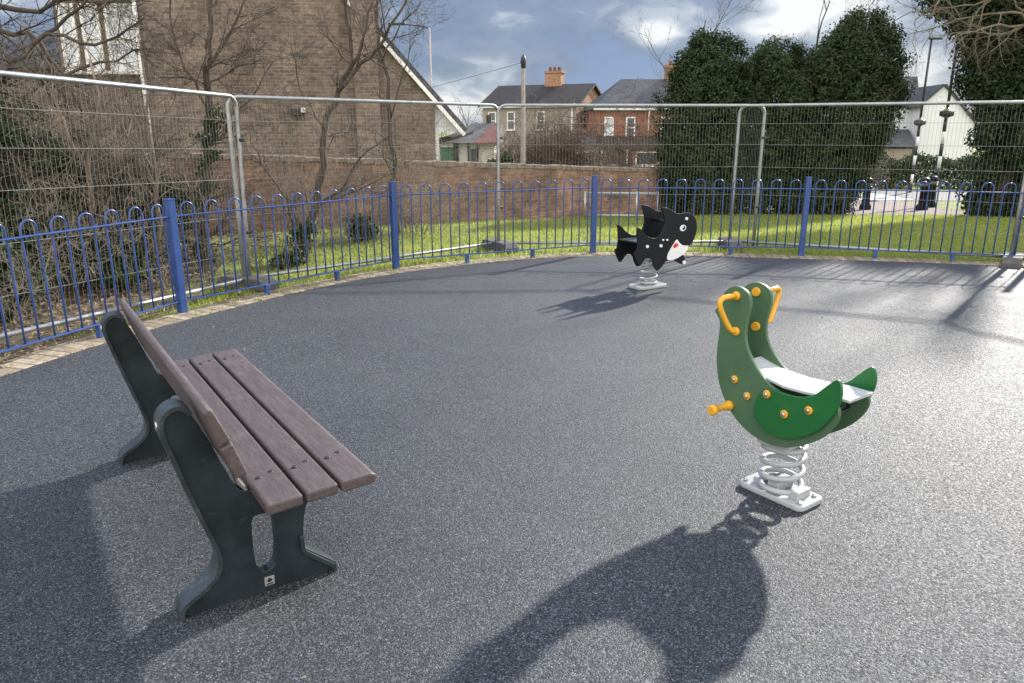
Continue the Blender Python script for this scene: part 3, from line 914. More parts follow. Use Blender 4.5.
for s in (-1, 1):
    ya, yb = (-.159, -.140) if s < 0 else (.140, .159)
    p = MB().prism(osm, ya, yb, True).build('side_panel', M['black'], orca, .003, 2)
    ye = s * .1594
    def inlay(name, pts, mat, d0, d1, it=1):
        ya_, yb_ = sorted((ye + s * d0, ye + s * d1))
        return MB().prism(smooth_loop(pts, it), ya_, yb_, True).build(name, mat, p)
    inlay('mouth', mouth, M['white'], 0, .004); inlay('tongue', tongue, M['red'], .0042, .007)
    ell = lambda cx, cz, a_, b_: [(cx + a_ * math.cos(2 * PI * k / 16), cz + b_ * math.sin(2 * PI * k / 16)) for k in range(16)]
    inlay('eye', ell(.262, .630, .045, .034), M['white'], 0, .004, 0)
    inlay('pupil', ell(.272, .630, .020, .021), M['black'], .0042, .007, 0)
    inlay('eye_glint', ell(.263, .640, .007, .007), M['white'], .0072, .009, 0)
    for x, z in ((.304, .726), (-.046, .466), (-.237, .474), (-.019, .525), (.039, .521)):
        inlay('bolt_cap', ell(x, z, .019 if z != .525 and z != .521 else .012, .016 if z != .525 and z != .521 else .010), M['white'], 0, .010, 0)
    # fin shaped foot rest under the chin
    fr_ = [(.17, .31), (.24, .262), (.30, .238), (.345, .226), (.356, .245), (.345, .30), (.31, .345)]
    ya_, yb_ = sorted((s * .139, s * .11))
    if s < 0:
        MB().prism(smooth_loop(fr_, 1), ya_, yb_).build('fin', M['black'], orca, .003, 2)
        MB().lathe([(.02, -.02), (.02, 0), (.012, .005)], (.325, -.135, .255), 12, 'Y').build('bolt_cap', M['white'], orca)
MB().box((-.19, 0, .522), (.36, .276, .016)).build('seat', M['cast_rim'], orca, .003, 2)
MB().tube([(.10, -.139, .70), (.10, .139, .70)], .014, 12).build('handle_bar', M['black'], orca)
MB().box((-.05, 0, .335), (.18, .276, .04)).box((-.05, 0, .30), (.16, .16, .03)).build('spring_plate', M['spring'], orca, .004, 2)
c_ = coil(.09, .012, .06, .28, 4.2).build('spring', M['spring'], orca); c_.location = (-.05, 0, 0)
b_ = slab(rrect(.40, .22, .05), 0, .035).build('base_plate', M['spring'], orca, .01, 3); b_.location = (-.05, 0, 0)
b_ = MB().box((-.05, 0, .06), (.14, .10, .05)).build('clamp', M['spring'], orca, .006, 2)

# ------------------------------------------------------------------ garden wall and rail
wl = thing('brick_wall', 'low brown brick garden wall with uneven coping behind the lawn', 'wall', (-3.85, 13.57, 0), math.atan(.772))
cs = math.cos(math.atan(.772))
mb = MB(); cpb = MB(); rng = random.Random(8)
segs = [(-11 + 1.0 * k) for k in range(25)]
for k in range(len(segs) - 1):
    xa, xb = segs[k], segs[k + 1]
    if xa > 11.5: break
    q = []
    for xx in (xa, xb):
        Y = 13.57 + xx * math.sin(math.atan(.772)); X = -3.85 + xx * cs
        zb_ = gz(X, Y) - .2; zt_ = 1.10 - max(-2, xx) * .052
        q.append((xx, zb_, zt_))
    mb.add([(q[0][0], 0, q[0][1]), (q[1][0], 0, q[1][1]), (q[1][0], 0, q[1][2]), (q[0][0], 0, q[0][2]),
            (q[0][0], .22, q[0][1]), (q[1][0], .22, q[1][1]), (q[1][0], .22, q[1][2]), (q[0][0], .22, q[0][2])],
           [(0, 1, 2, 3), (5, 4, 7, 6), (3, 2, 6, 7)])
    x = xa
    while x < xb:
        l_ = rng.uniform(.16, .3)
        zt_ = 1.10 - max(-2, x) * .052
        cpb.box((x + l_ / 2, .11, zt_ + .035), (l_ - .012, .26 + rng.uniform(-.03, .03), .075 + rng.uniform(0, .04)), rng.uniform(-.05, .05))
        x += l_
mb.build('masonry', M['wall_brick'], wl, weld=True)
cpb.build('coping', M['stone'], wl, .012, 1)

gr = thing('guard_rail', 'low pale steel guard rail on the lawn behind the whale rider', 'rail', (*P(620, 200, 16.6).xy, gz(0, 16.6)), R(-4))
for z in (.10, .58): MB().tube([(-.76, 0, z), (.80, 0, z)], .025, 8).build('rail', M['galv'], gr)
for x in (-.76, .36, .80): MB().tube([(x, 0, -.05), (x, 0, .62)], .027, 8).build('post', M['galv'], gr)

# ------------------------------------------------------------------ houses
def gable_roof(t, x0, x1, y0, y1, ze, zr, mat, over=.25, th=.14, name='roof'):
    """ridge along x"""
    ym = (y0 + y1) / 2
    sl_r = (zr - ze) / (ym - y0)
    pr = [(y0 - over, ze - over * sl_r), (ym, zr), (y1 + over, ze - over * sl_r), (y1 + over, ze - over * sl_r + th), (ym, zr + th), (y0 - over, ze - over * sl_r + th)]
    mb = MB()
    n_ = len(pr)
    vs_ = [(x0 - over, y, z) for y, z in pr] + [(x1 + over, y, z) for y, z in pr]
    mb.add(vs_, [(0, 5, 4, 1), (1, 4, 3, 2), (6, 7, 10, 11), (7, 8, 9, 10), (5, 11, 10, 4), (4, 10, 9, 3), (0, 1, 7, 6), (1, 2, 8, 7), (0, 6, 11, 5), (2, 3, 9, 8)])
    return mb.build(name, mat, t, weld=True)
def walls_x(t, x0, x1, y0, y1, zb, ze, zr, mat):
    """house body, gables facing +-x"""
    ym = (y0 + y1) / 2
    mb = MB()
    pr = [(y0, zb), (y1, zb), (y1, ze), (ym, zr), (y0, ze)]
    vs_ = [(x0, y, z) for y, z in pr] + [(x1, y, z) for y, z in pr]
    mb.add(vs_, [(4, 3, 2, 1, 0), (5, 6, 7, 8, 9), (0, 5, 9, 4), (1, 2, 7, 6)])
    return mb.build('wall', mat, t, weld=True)
def window(t, x, y, z, w, h, frame, pane, bars=1, face='-y', fw=.07):
    o = MB()
    o.box((x, y - .03, z + h / 2 - fw / 2), (w, .08, fw)).box((x, y - .03, z - h / 2 + fw / 2), (w, .08, fw))
    o.box((x - w / 2 + fw / 2, y - .03, z), (fw, .076, h - 2 * fw - .002)).box((x + w / 2 - fw / 2, y - .03, z), (fw, .076, h - 2 * fw - .002))
    fo = o.build('window', frame, t)
    MB().box((x, y - .012, z), (w - 2 * fw, .012, h - 2 * fw)).build('pane', pane, fo)
    gb_ = MB()
    for k in range(bars): gb_.box((x, y - .035, z - h / 2 + h * (k + 1) / (bars + 1)), (w - 2 * fw, .05, fw * .8))
    if bars: gb_.build('glazing_bar', frame, fo)
    MB().box((x, y - .07, z - h / 2 - .04), (w + .16, .16, .06)).build('sill', frame, fo)
    return fo
def chimney(t, roof, x, y, z0, z1, w, d, mat, pots=2):
    c = MB().box((x, y, (z0 + z1) / 2), (w, d, z1 - z0)).box((x, y, z1 + .06), (w + .14, d + .14, .13)).box((x, y, z1 - .3), (w + .08, d + .08, .1)).build('chimney', mat, roof)
    return c

# big gabled house with the long low roof slope
H1Y = 18.6
HA = R(8)
cx1 = P(434, 100, H1Y).x
g0 = gz(0, H1Y)
h1 = thing('brick_house', 'large brown brick house with tall plain gable and long low roof slope', 'house', (cx1, H1Y, g0), HA)
def hp(px, py, d=0):
    """house coordinates (x, z) of a photo point on the gable plane (d behind it)"""
    k = P(px, py, 1).x
    ox, oy = cx1 - d * math.sin(HA), H1Y + d * math.cos(HA)
    L = (k * oy - ox) / (math.cos(HA) - k * math.sin(HA))
    Y = oy + L * math.sin(HA)
    return L, P(px, py, Y).z - g0
xl = hp(139, 60)[0]
q0, q1 = hp(378, 27), hp(464, 126)
rs_ = (q0[1] - q1[1]) / (q1[0] - q0[0])
def rz1(x): return q1[1] + rs_ * (q1[0] - x)          # top of the right hand slope
xr = -4.1; zr1 = rz1(xr)
ze1 = zr1 + (xl - xr) * .72
MB().prism([(xl, -.3), (0, -.3), (0, rz1(0) - .16), (xr, zr1 - .16), (xl, ze1 - .16)], 0, 9.5).build('wall', M['brown_brick'], h1)
def slope_slab(mb, x0, z0, x1, z1, ya, yb, th):
    nx_, nz_ = -(z1 - z0), (x1 - x0)
    l_ = math.hypot(nx_, nz_); nx_, nz_ = nx_ / l_ * th, nz_ / l_ * th
    if nz_ < 0: nx_, nz_ = -nx_, -nz_
    mb.prism([(x0, z0), (x1, z1), (x1 + nx_, z1 + nz_), (x0 + nx_, z0 + nz_)], ya, yb)
rf = MB()
slope_slab(rf, q1[0], q1[1] - .13, xr, zr1 - .13, -.10, 9.8, .10)
slope_slab(rf, xl - .3, ze1 - .13 - .21, xr, zr1 - .13, -.10, 9.8, .10)
rfo = rf.build('roof', M['slate'], h1)
bb = MB(); slope_slab(bb, q1[0] - .03, q1[1] - .235, xr, zr1 - .27, -.135, -.105, .085)
bb.build('barge_board', M['white'], h1)
i0, i1, i2 = hp(436, 132)[1], hp(463, 132)[1], hp(463, 128)[1]
MB().prism([(.01, i0), (hp(463, 130)[0] - .04, i1), (hp(463, 130)[0] - .04, rz1(hp(463, 130)[0] - .04) - .17), (.01, rz1(.01) - .17)], .12, .30).build('gable_infill', M['render_w'], h1)
MB().prism([(.01, -.2), (.10, -.2), (.10, i0 - .002), (.01, i0 - .002)], .1, .3).build('corner_post', M['white'], h1)
le = MB(); slope_slab(le, .12, hp(440, 145)[1], 1.0, hp(455, 134)[1], .9, 4.5, .06); le.build('lean_to_roof', M['tile_g'], h1)
c0, c1 = hp(354, 60)[0], hp(378, 60)[0]
chw = c1 - c0
MB().box(((c0 + c1) / 2, -.16, 1.9), (chw, .32, 4.4)).box(((c0 + c1) / 2, .16, 6.0), (chw, .96, 3.8)).build('chimney', M['brown_brick'], h1)
MB().tube([(xl + .06, -.07, 0), (xl + .06, -.07, ze1 - .3)], .05, 8).build('downpipe', M['white'], h1)
p_ = hp(297, 112)
lb = MB().box((p_[0], -.06, p_[1]), (.26, .12, .14)).build('wall_light', M['metal_d'], h1)
MB().box((p_[0] + .16, -.10, p_[1] + .04), (.1, .1, .1)).build('lens', M['white'], lb)
xw = hp(58, 40, .9)[0]
MB().prism([(xw, -.3), (xl - .02, -.3), (xl - .02, 5.4), (xw, 5.4)], .9, 6).build('wing_wall', M['brown_brick'], h1)
MB().prism([(xw - 9, -.3), (xw - .02, -.3), (xw - .02, hp(58, 62, .9)[1]), (xw - 9, hp(58, 62, .9)[1])], 1.4, 5).build('side_extension', M['brown_brick'], h1)
zx_ = hp(58, 62, .9)[1]
ex_ = MB(); slope_slab_y = [(xw - 9.2, 1.1, zx_ + .0), (xw - .03, 1.1, zx_), (xw - .03, 5, zx_ + 1.0), (xw - 9.2, 5, zx_ + 1.0), (xw - 9.2, 1.1, zx_ - .12), (xw - .03, 1.1, zx_ - .12), (xw - .03, 5, zx_ - .12), (xw - 9.2, 5, zx_ - .12)]
ex_.add(slope_slab_y, [(0, 1, 2, 3), (0, 4, 5, 1), (1, 5, 6, 2), (0, 3, 7, 4), (2, 6, 7, 3)])
ex_.build('extension_roof', M['slate'], h1)
wr = MB(); wr.add([(xw - .3, .5, 5.4), (xl - .05, .5, 5.4), (xl - .05, 3.4, 7.4), (xw - .3, 3.4, 7.4), (xw - .3, .5, 5.28), (xl - .05, .5, 5.28), (xl - .05, 6.4, 5.28), (xw - .3, 6.4, 5.28)], [(0, 1, 2, 3), (4, 5, 6, 7), (0, 4, 5, 1), (3, 2, 6, 7), (1, 5, 6, 2), (0, 3, 7, 4)])
wr.build('wing_roof', M['slate'], h1, weld=True)
for px, w_ in ((122, .62), (93, .40), (70, .35)):
    p_ = hp(px, 38, .9)
    window(h1, p_[0], .9, p_[1], w_, 1.45, M['white'], M['curtain'], 1)

# middle house with dark roof, gable to the right
h2o = P(576, 130, 54); gg = gz(0, 54)
h2 = thing('rendered_house', 'house with dark tiled roof, brick chimney and tan brick gable, behind the bare bush', 'house', (h2o.x, 54, gg), R(-25))
zE, zR_ = 3.35 - gg, 4.75 - gg
walls_x(h2, -7.2, 0, 0, 6.2, -.5, zE, zR_, M['tan_brick'])
MB().box((-3.6, -.06, zE / 2), (7.18, .10, zE - .02)).build('render_coat', M['render_b'], h2)
r2 = gable_roof(h2, -7.2, 0, 0, 6.2, zE, zR_, M['tile_d'], .28)
MB().box((-2.9, 3.1, zR_ + .2), (1.25, .7, 1.5)).box((-2.9, 3.1, zR_ + .98), (1.4, .85, .16)).build('chimney', M['tan_brick'], r2)
for k in (-3.25, -2.9, -2.55): MB().lathe([(.13, 0), (.11, .25), (.14, .27)], (k, 3.1, zR_ + 1.05), 8).build('chimney_pot', M['red_brick'], r2)
for x in (-6.4, -4.9, -2.6): window(h2, x, -.11, zE - 1.05, .62, 1.25, M['white'], M['glass'], 1)
for x in (-5.4,): window(h2, x, -.11, 1.25, 1.5, 1.2, M['white'], M['glass'], 0)
MB().box((-3.2, -.12, 1.0), (.9, .06, 2.1)).build('door', M['dark'], h2)

MB().tube([(-7.3, -.34, zE - .12), (.1, -.34, zE - .12)], .06, 6).build('gutter', M['white'], h2)
MB().tube([(-.25, -.2, zE - .15), (-.25, -.16, -.2)], .045, 6).build('downpipe', M['white'], h2)
# red brick house with sash windows
h3o = P(597, 130, 50); gg = gz(0, 50)
h3 = thing('red_house', 'red brick house with slate roof and white sash windows beside the evergreens', 'house', (h3o.x, 50, gg), R(3))
zE = P(610, 109, 50).z - gg; zR_ = P(640, 79, 53).z - gg; zP = P(610, 146, 50).z - gg
MB().box((3.5, 3.0, zE / 2 - .2), (7.0, 6.0, zE + .4)).build('wall', M['red_brick'], h3)
hr = MB()
hr.add([(-.3, -.3, zE), (7.3, -.3, zE), (7.3, 6.3, zE), (-.3, 6.3, zE), (2.0, 3, zR_), (5.6, 3, zR_)], [(0, 1, 5, 4), (1, 2, 5), (2, 3, 4, 5), (3, 0, 4), (3, 2, 1, 0)])
r3 = hr.build('roof', M['slate'], h3)
MB().box((5.6, 3, zR_ + .0), (1.2, .8, 1.6)).box((5.6, 3, zR_ + .8), (1.36, .95, .18)).build('chimney', M['tan_brick'], r3)
for k in (5.3, 5.9): MB().lathe([(.14, 0), (.12, .25), (.15, .28)], (k, 3, zR_ + .88), 8).build('chimney_pot', M['red_brick'], r3)
for x in (.75, 2.15, 4.4, 5.9): window(h3, x, -.02, zE - 1.15, .62, 1.35, M['white'], M['curtain'] if x < 2 else M['glass'], 1, fw=.09)
MB().tube([(-.3, -.36, zE - .03), (7.3, -.36, zE - .03)], .06, 6).build('gutter', M['white'], h3)
MB().tube([(3.3, -.3, zE - .05), (3.3, -.08, zE - .4), (3.3, -.08, zP + .7)], .045, 6).build('downpipe', M['white'], h3)
pr_ = MB(); pr_.add([(-.15, -1.6, zP - .05), (6.0, -1.6, zP - .05), (6.0, .0, zP + .65), (-.15, 0, zP + .65), (-.15, -1.6, zP - .17), (6.0, -1.6, zP - .17)], [(0, 1, 2, 3), (0, 4, 5, 1), (4, 3, 2, 5), (1, 5, 2), (0, 3, 4)])
pr_.build('porch_roof', M['tile_d'], h3)
MB().box((4.0, -.75, zP / 2 - .15), (3.9, 1.4, zP - .2)).build('bay_wall', M['red_brick'], h3)
window(h3, 3.0, -1.46, zP - .75, 1.5, .85, M['white'], M['glass'], 0)
window(h3, 4.7, -1.46, zP - .75, .9, .85, M['white'], M['glass'], 0)
window(h3, .95, -.02, zP - .75, .8, .9, M['white'], M['glass'], 0)
for x in (.1, 1.7): MB().box((x, -1.5, zP / 2 - .1), (.12, .12, zP)).build('porch_post', M['white'], h3)

# small white fronted garage between them
gg = gz(0, 46); go_ = P(587, 150, 46)
gar = thing('garage', 'small white fronted garage with dark opening between two houses', 'garage', (go_.x, 46, gg), R(2))
zt_ = P(587, 149, 46).z - gg
MB().box((0, 1.6, zt_ / 2), (1.15, 3.2, zt_)).build('wall', M['white'], gar)
MB().box((0, -.02, zt_ / 2 - .1), (.9, .06, zt_ - .32)).build('door', M['dark'], gar)
MB().box((-.8, 1.7, zt_ / 2), (.4, 3.0, zt_ + .12)).build('side_shed', M['tile_d'], gar)
rr = MB(); rr.add([(-1.1, -.15, zt_ + .05), (.75, -.15, zt_ + .05), (.75, 3.3, zt_ + .75), (-1.1, 3.3, zt_ + .75), (-1.1, -.15, zt_ - .03), (.75, -.15, zt_ - .03), (.75, 3.3, zt_ - .03), (-1.1, 3.3, zt_ - .03)], [(0, 1, 2, 3), (0, 4, 5, 1), (1, 5, 6, 2), (0, 3, 7, 4), (2, 6, 7, 3), (4, 7, 6, 5)])
rr.build('roof', M['tile_g'], gar, weld=True)

# bungalow row left of the middle house
gg = gz(0, 47); bo = P(431, 150, 47)
bun = thing('bungalow', 'low pale bungalow with grey and red tiled roof and green garage door', 'house', (bo.x, 47, gg), R(-4))
zw = P(460, 142, 47).z - gg; zr_ = P(478, 123, 47).z - gg
MB().box((1.9, 2.5, zw / 2), (3.9, 5, zw)).build('wall', M['render_g'], bun)
rr = MB(); rr.add([(.2, -.5, zw - .05), (4.1, -.5, zw - .05), (4.1, 5.3, zw - .05), (.2, 5.3, zw - .05), (2.4, 2.4, zr_), (4.1, 2.4, zr_ + .05)], [(0, 1, 5, 4), (2, 3, 4, 5), (3, 0, 4), (1, 2, 5), (3, 2, 1, 0)])
ro = rr.build('roof', M['tile_g'], bun)
rr = MB(); rr.add([(2.7, -.52, zw - .02), (4.1, -.52, zw - .02), (4.1, 1.9, zr_ - .1), (3.5, 1.9, zr_ - .13), (2.7, -.52, zw - .1), (4.1, -.52, zw - .1)], [(0, 1, 2, 3), (0, 4, 5, 1)]); rr.build('red_roof_slope', M['tile_r'], bun)
MB().box((.95, -.03, zw / 2 - .15), (.75, .06, zw - .35)).build('garage_door', M['green_door'], bun)
MB().box((1.52, -.04, zw / 2), (.35, .08, zw - .1)).build('door', M['dark'], bun)
for x in (2.3, 2.85): MB().box((x, -.04, zw / 2), (.10, .08, zw - .1)).build('door_post', M['dark'], bun)
MB().box((2.6, -.03, zw * .6), (.36, .05, zw * .5)).build('window', M['glass'], bun)
MB().box((.95, -.05, zw - .18), (.9, .06, .22)).build('fascia', M['white'], bun)
MB().box((3.3, 2.4, zr_ + .2), (.3, .3, .6)).build('chimney', M['tile_d'], ro)

# white house behind the crossing
gg = gz(0, 44)
wo = P(923, 104, 44)
wh = thing('white_house', 'white rendered house with slate roof behind the zebra crossing', 'house', (wo.x, 44, gg), R(-8))
zE = wo.z - gg; ap = P(943, 86, 44); xA, zA = ap.x - wo.x, ap.z - gg; er = P(972, 124, 44); xR, zRr = er.x - wo.x, er.z - gg
MB().prism([(0, -.3), (xR, -.3), (xR, zRr), (xA, zA), (0, zE)], 0, 7).build('wall', M['render_w'], wh)
MB().box((-2.0, 4.0, zE / 2), (4.0, 5, zE)).build('rear_wall', M['render_w'], wh)
rr = MB()
slope_slab(rr, -.25, zE - .22, xA, zA + .02, -.15, 7.2, .12); slope_slab(rr, xR + .2, zRr - .25, xA, zA + .02, -.15, 7.2, .12)
ro = rr.build('roof', M['slate'], wh)
rr = MB(); rr.add([(-4.3, 1.2, zE - .1), (.3, 1.2, zE - .1), (.9, 4.0, zA + .75), (-3.5, 4.0, zA + .75), (-4.3, 7, zE - .1), (.3, 7, zE - .1)], [(0, 1, 2, 3), (3, 2, 5, 4), (0, 3, 4), (1, 5, 2), (0, 4, 5, 1)])
rr.build('main_roof', M['slate'], wh)
MB().tube([(-.05, -.06, .2), (-.05, -.06, zE)], .06, 6).build('downpipe', M['metal_d'], wh)
window(wh, -1.3, 1.49, zE - 1.6, .9, 1.3, M['dark'], M['glass'], 0)
zp = P(900, 147, 43).z - gg
rr = MB(); rr.add([(-3.0, -1.0, zp), (-.4, -1.0, zp), (-.1, 1.4, zp + .95), (-2.4, 1.4, zp + .95), (-3.0, 1.4, zp), (-.1, 1.4, zp)], [(0, 1, 2, 3), (0, 4, 5, 1), (1, 5, 2), (0, 3, 4)]); rr.build('porch_roof', M['slate'], wh)
MB().box((-1.6, .2, zp / 2 - .05), (2.2, 2.0, zp - .1)).build('porch_wall', M['render_b'], wh)

# ------------------------------------------------------------------ lamps, crossing, bollards, car
b_ = P(523, 150, 30); zt_ = P(524, 62, 30).z
lp = thing('street_lamp', 'slim concrete lamp post with dark lantern in front of the dark roofed house', 'street lamp', (b_.x, 30, gz(0, 30)))
H_ = zt_ - gz(0, 30)
MB().lathe([(.13, -.2), (.13, 1.0), (.10, 1.05), (.07, H_ - .35), (.06, H_ - .2)], (0, 0, 0), 8, smooth=False).build('post', M['concrete'], lp)
MB().lathe([(.05, H_ - .25), (.085, H_ - .2), (.11, H_ + .02), (.085, H_ + .16), (.03, H_ + .26)], (0, 0, 0), 10).build('lantern', M['metal_d'], lp)
b_ = P(433, 150, 42); zt_ = P(433, 29, 42).z; g_ = gz(0, 42); H_ = zt_ - g_
l2 = thing('street_lamp', 'tall thin grey street light with side arm above the low roof slope', 'street lamp', (b_.x, 42, g_))
MB().lathe([(.10, -.2), (.09, 1.2), (.055, 1.3), (.04, H_)], (0, 0, 0), 8).build('post', M['concrete'], l2)
MB().tube([(0, 0, H_ - .02), (-.3, 0, H_ + .12), (-1.3, 0, H_ + .22)], .03, 6).build('arm', M['metal_d'], l2)
MB().box((-1.7, 0, H_ + .24), (.9, .22, .12)).build('lantern', M['metal_d'], l2, .03, 2)
wr_ = []
a_, b2 = P(524, 62, 30), P(300, 118, 42)
for k in range(13):
    t = k / 12; q = a_.lerp(b2, t); q.z -= .35 * 4 * t * (1 - t) * .3; wr_.append(q)
tag(MB().tube(wr_, .008, 4).build('telephone_wire', M['metal_d']), 'thin dark telephone wire sagging from the concrete lamp post', 'wire')

def beacon(px, py_globe, Y, ztop_px, label):
    b_ = P(px, 185, Y); g_ = gz(b_.x, Y)
    t = thing('crossing_beacon', label, 'crossing beacon', (b_.x, Y, g_), 0, 'striped beacon poles of the crossing')
    zg = P(px, py_globe, Y).z - g_; zt = P(px, ztop_px, Y).z - g_
    ns = 7
    for par, mat, nm in ((0, M['metal_d'], 'black_band'), (1, M['white'], 'white_band')):
        for k in range(ns):
            if k % 2 == par: MB().lathe([(.058, (zg - .2) * k / ns), (.058, (zg - .2) * (k + 1) / ns)], (0, 0, 0), 10).build(nm, mat, t)
    MB().lathe([(.05, zg - .2), (.04, zt)], (0, 0, 0), 8).build('upper_pole', M['metal_d'], t)
    MB().lathe([(.05, zg - .17), (.11, zg - .13), (.15, zg - .02), (.13, zg + .08), (.05, zg + .15)], (0, 0, 0), 14).build('globe', M['amber'], t)
    MB().lathe([(.155, zg - .12), (.22, zg - .08), (.22, zg + .05), (.155, zg + .08)], (0, 0, 0), 16).build('collar', M['metal_d'], t)
    MB().box((.16, 0, zt - .02), (.5, .16, .08)).build('lamp_head', M['metal_d'], t, .02, 1)
    return t
beacon(911, 122, 31.6, 38, 'thinner striped crossing beacon pole with dark globe, left of the pair')
beacon(936, 113, 26.2, 5, 'taller striped crossing beacon pole with amber globe, right of the pair')
bol0 = None
bl = ['black bollard with pale band standing alone at the path edge', 'black bollard on the gravel path, front one of the close pair', 'black bollard on the gravel path, rear one of the close pair']
for (px, Y, sc_), lb in zip(((866, 23.2, 1.0), (923, 23.0, 1.0), (931, 24.6, 1.03)), bl):
    b_ = P(px, 200, Y); loc = (b_.x, Y, gz(b_.x, Y))
    if bol0 is None:
        bol0 = thing('bollard', lb, 'bollard', loc, 0, 'black bollards by the crossing')
        MB().lathe([(.17, -.1), (.17, .12), (.12, .2), (.105, .62), (.14, .66), (.14, .70), (.10, .72)], (0, 0, 0), 14).build('shaft', M['black'], bol0)
        MB().lathe([(.108, .72), (.108, .82)], (0, 0, 0), 14).build('reflective_band', M['label'], bol0)
        MB().lathe([(.13, .82), (.14, .85), (.12, .93), (.05, .97)], (0, 0, 0), 14).build('cap', M['black'], bol0)
    else:
        dup(bol0, loc, .4, lb, 'black bollards by the crossing').scale.z = sc_

cb_ = P(562, 160, 40)
car = thing('parked_car', 'small white car mostly hidden behind the brick wall', 'car', (cb_.x, 40, gz(0, 40)), R(10))
bd = [(-1.0, .3), (1.0, .3), (1.02, .75), (.55, .88), (.2, 1.38), (-.55, 1.42), (-.98, .95)]
MB().prism(smooth_loop(bd, 1), -.75, .75, True).build('body', M['white'], car, .04, 2)
MB().prism([(.44, .90), (.15, 1.30), (-.1, 1.32), (-.1, .90)], -.765, .765).build('window', M['glass'], car)
MB().prism([(-.16, .90), (-.16, 1.32), (-.5, 1.33), (-.78, .92)], -.765, .765).build('window', M['glass'], car)
for x in (-.62, .62):
    for s in (-1, 1):
        wh_ = MB().lathe([(.24, -.09), (.29, -.07), (.29, .07), (.24, .09)], (x, s * .70, .29), 16, 'Y').build('wheel', M['black'], car)
        MB().lathe([(.17, -.02), (.17, .02)], (x, s * .785, .29), 12, 'Y').build('rim', M['galv'], wh_)

# ------------------------------------------------------------------ plants
def limb(mb, p, d, L, r, lev, maxlev, rng, wob=.22, up=.06, kids=(3, 5), ang=(25, 60), keep=.62, seg=.22, rmin=.0016, spread=.25):
    n_ = max(3, int(L / seg))
    pts = [p.copy()]; rs = [r]
    dirs = [d.copy()]
    q = p.copy(); dd = d.copy()
    for i in range(n_):
        dd = (dd + V((rng.gauss(0, wob), rng.gauss(0, wob), rng.gauss(0, wob) + up)) * .6).normalized()
        q = q + dd * (L / n_)
        pts.append(q.copy()); dirs.append(dd.copy()); rs.append(max(rmin, r * (1 - .72 * (i + 1) / n_)))
    mb.tube(pts, rs, (8 if lev == 0 and r > .03 else 5 if r > .012 else 3), lev == 0)
    if lev >= maxlev: return
    k_ = rng.randint(*kids)
    for k in range(k_):
        t = spread + (1 - spread) * (k + rng.random()) / k_
        i = min(n_, int(t * n_))
        a = R(rng.uniform(*ang))
        ax = dirs[i].orthogonal(); ax.rotate(Matrix.Rotation(rng.uniform(0, 2 * PI), 3, dirs[i]))
        nd = dirs[i].copy(); nd.rotate(Matrix.Rotation(a, 3, ax))
        limb(mb, pts[i], nd, L * keep * rng.uniform(.6, 1.1), rs[i] * rng.uniform(.5, .75), lev + 1, maxlev, rng, wob, up, kids, ang, keep, seg * .8, rmin, spread)

def foliage(mb, c, rad, n_, size, rng, clumps=40, shell=.55, clr=.28, wild=.5, zmin=None):
    """leaf-sized faces gathered in clumps through an irregular ellipsoid volume"""
    c = V(c); rad = V(rad)
    cen = []
    for k in range(clumps):
        d = V((rng.gauss(0, 1), rng.gauss(0, 1), rng.gauss(0, 1))).normalized()
        rr = (shell + (1 - shell) * rng.random()) * rng.uniform(.86, 1.10)
        cen.append((V((d.x * rad.x * rr, d.y * rad.y * rr, d.z * rad.z * rr)), rng.uniform(.65, 1.35), d))
    mr = min(rad)
    for k in range(n_):
        cc, s_, d0 = cen[rng.randrange(clumps)]
        d = V((rng.gauss(0, 1), rng.gauss(0, 1), rng.gauss(0, 1))).normalized()
        p_ = c + cc + d * (clr * mr * s_ * rng.random() ** .4)
        if zmin is not None and p_.z < zmin: continue
        leaf_quad(mb, p_, d * .7 + d0 * .5 + V((0, 0, .3)) + V((rng.gauss(0, wild), rng.gauss(0, wild), rng.gauss(0, wild))), size * rng.uniform(.7, 1.35), rng)

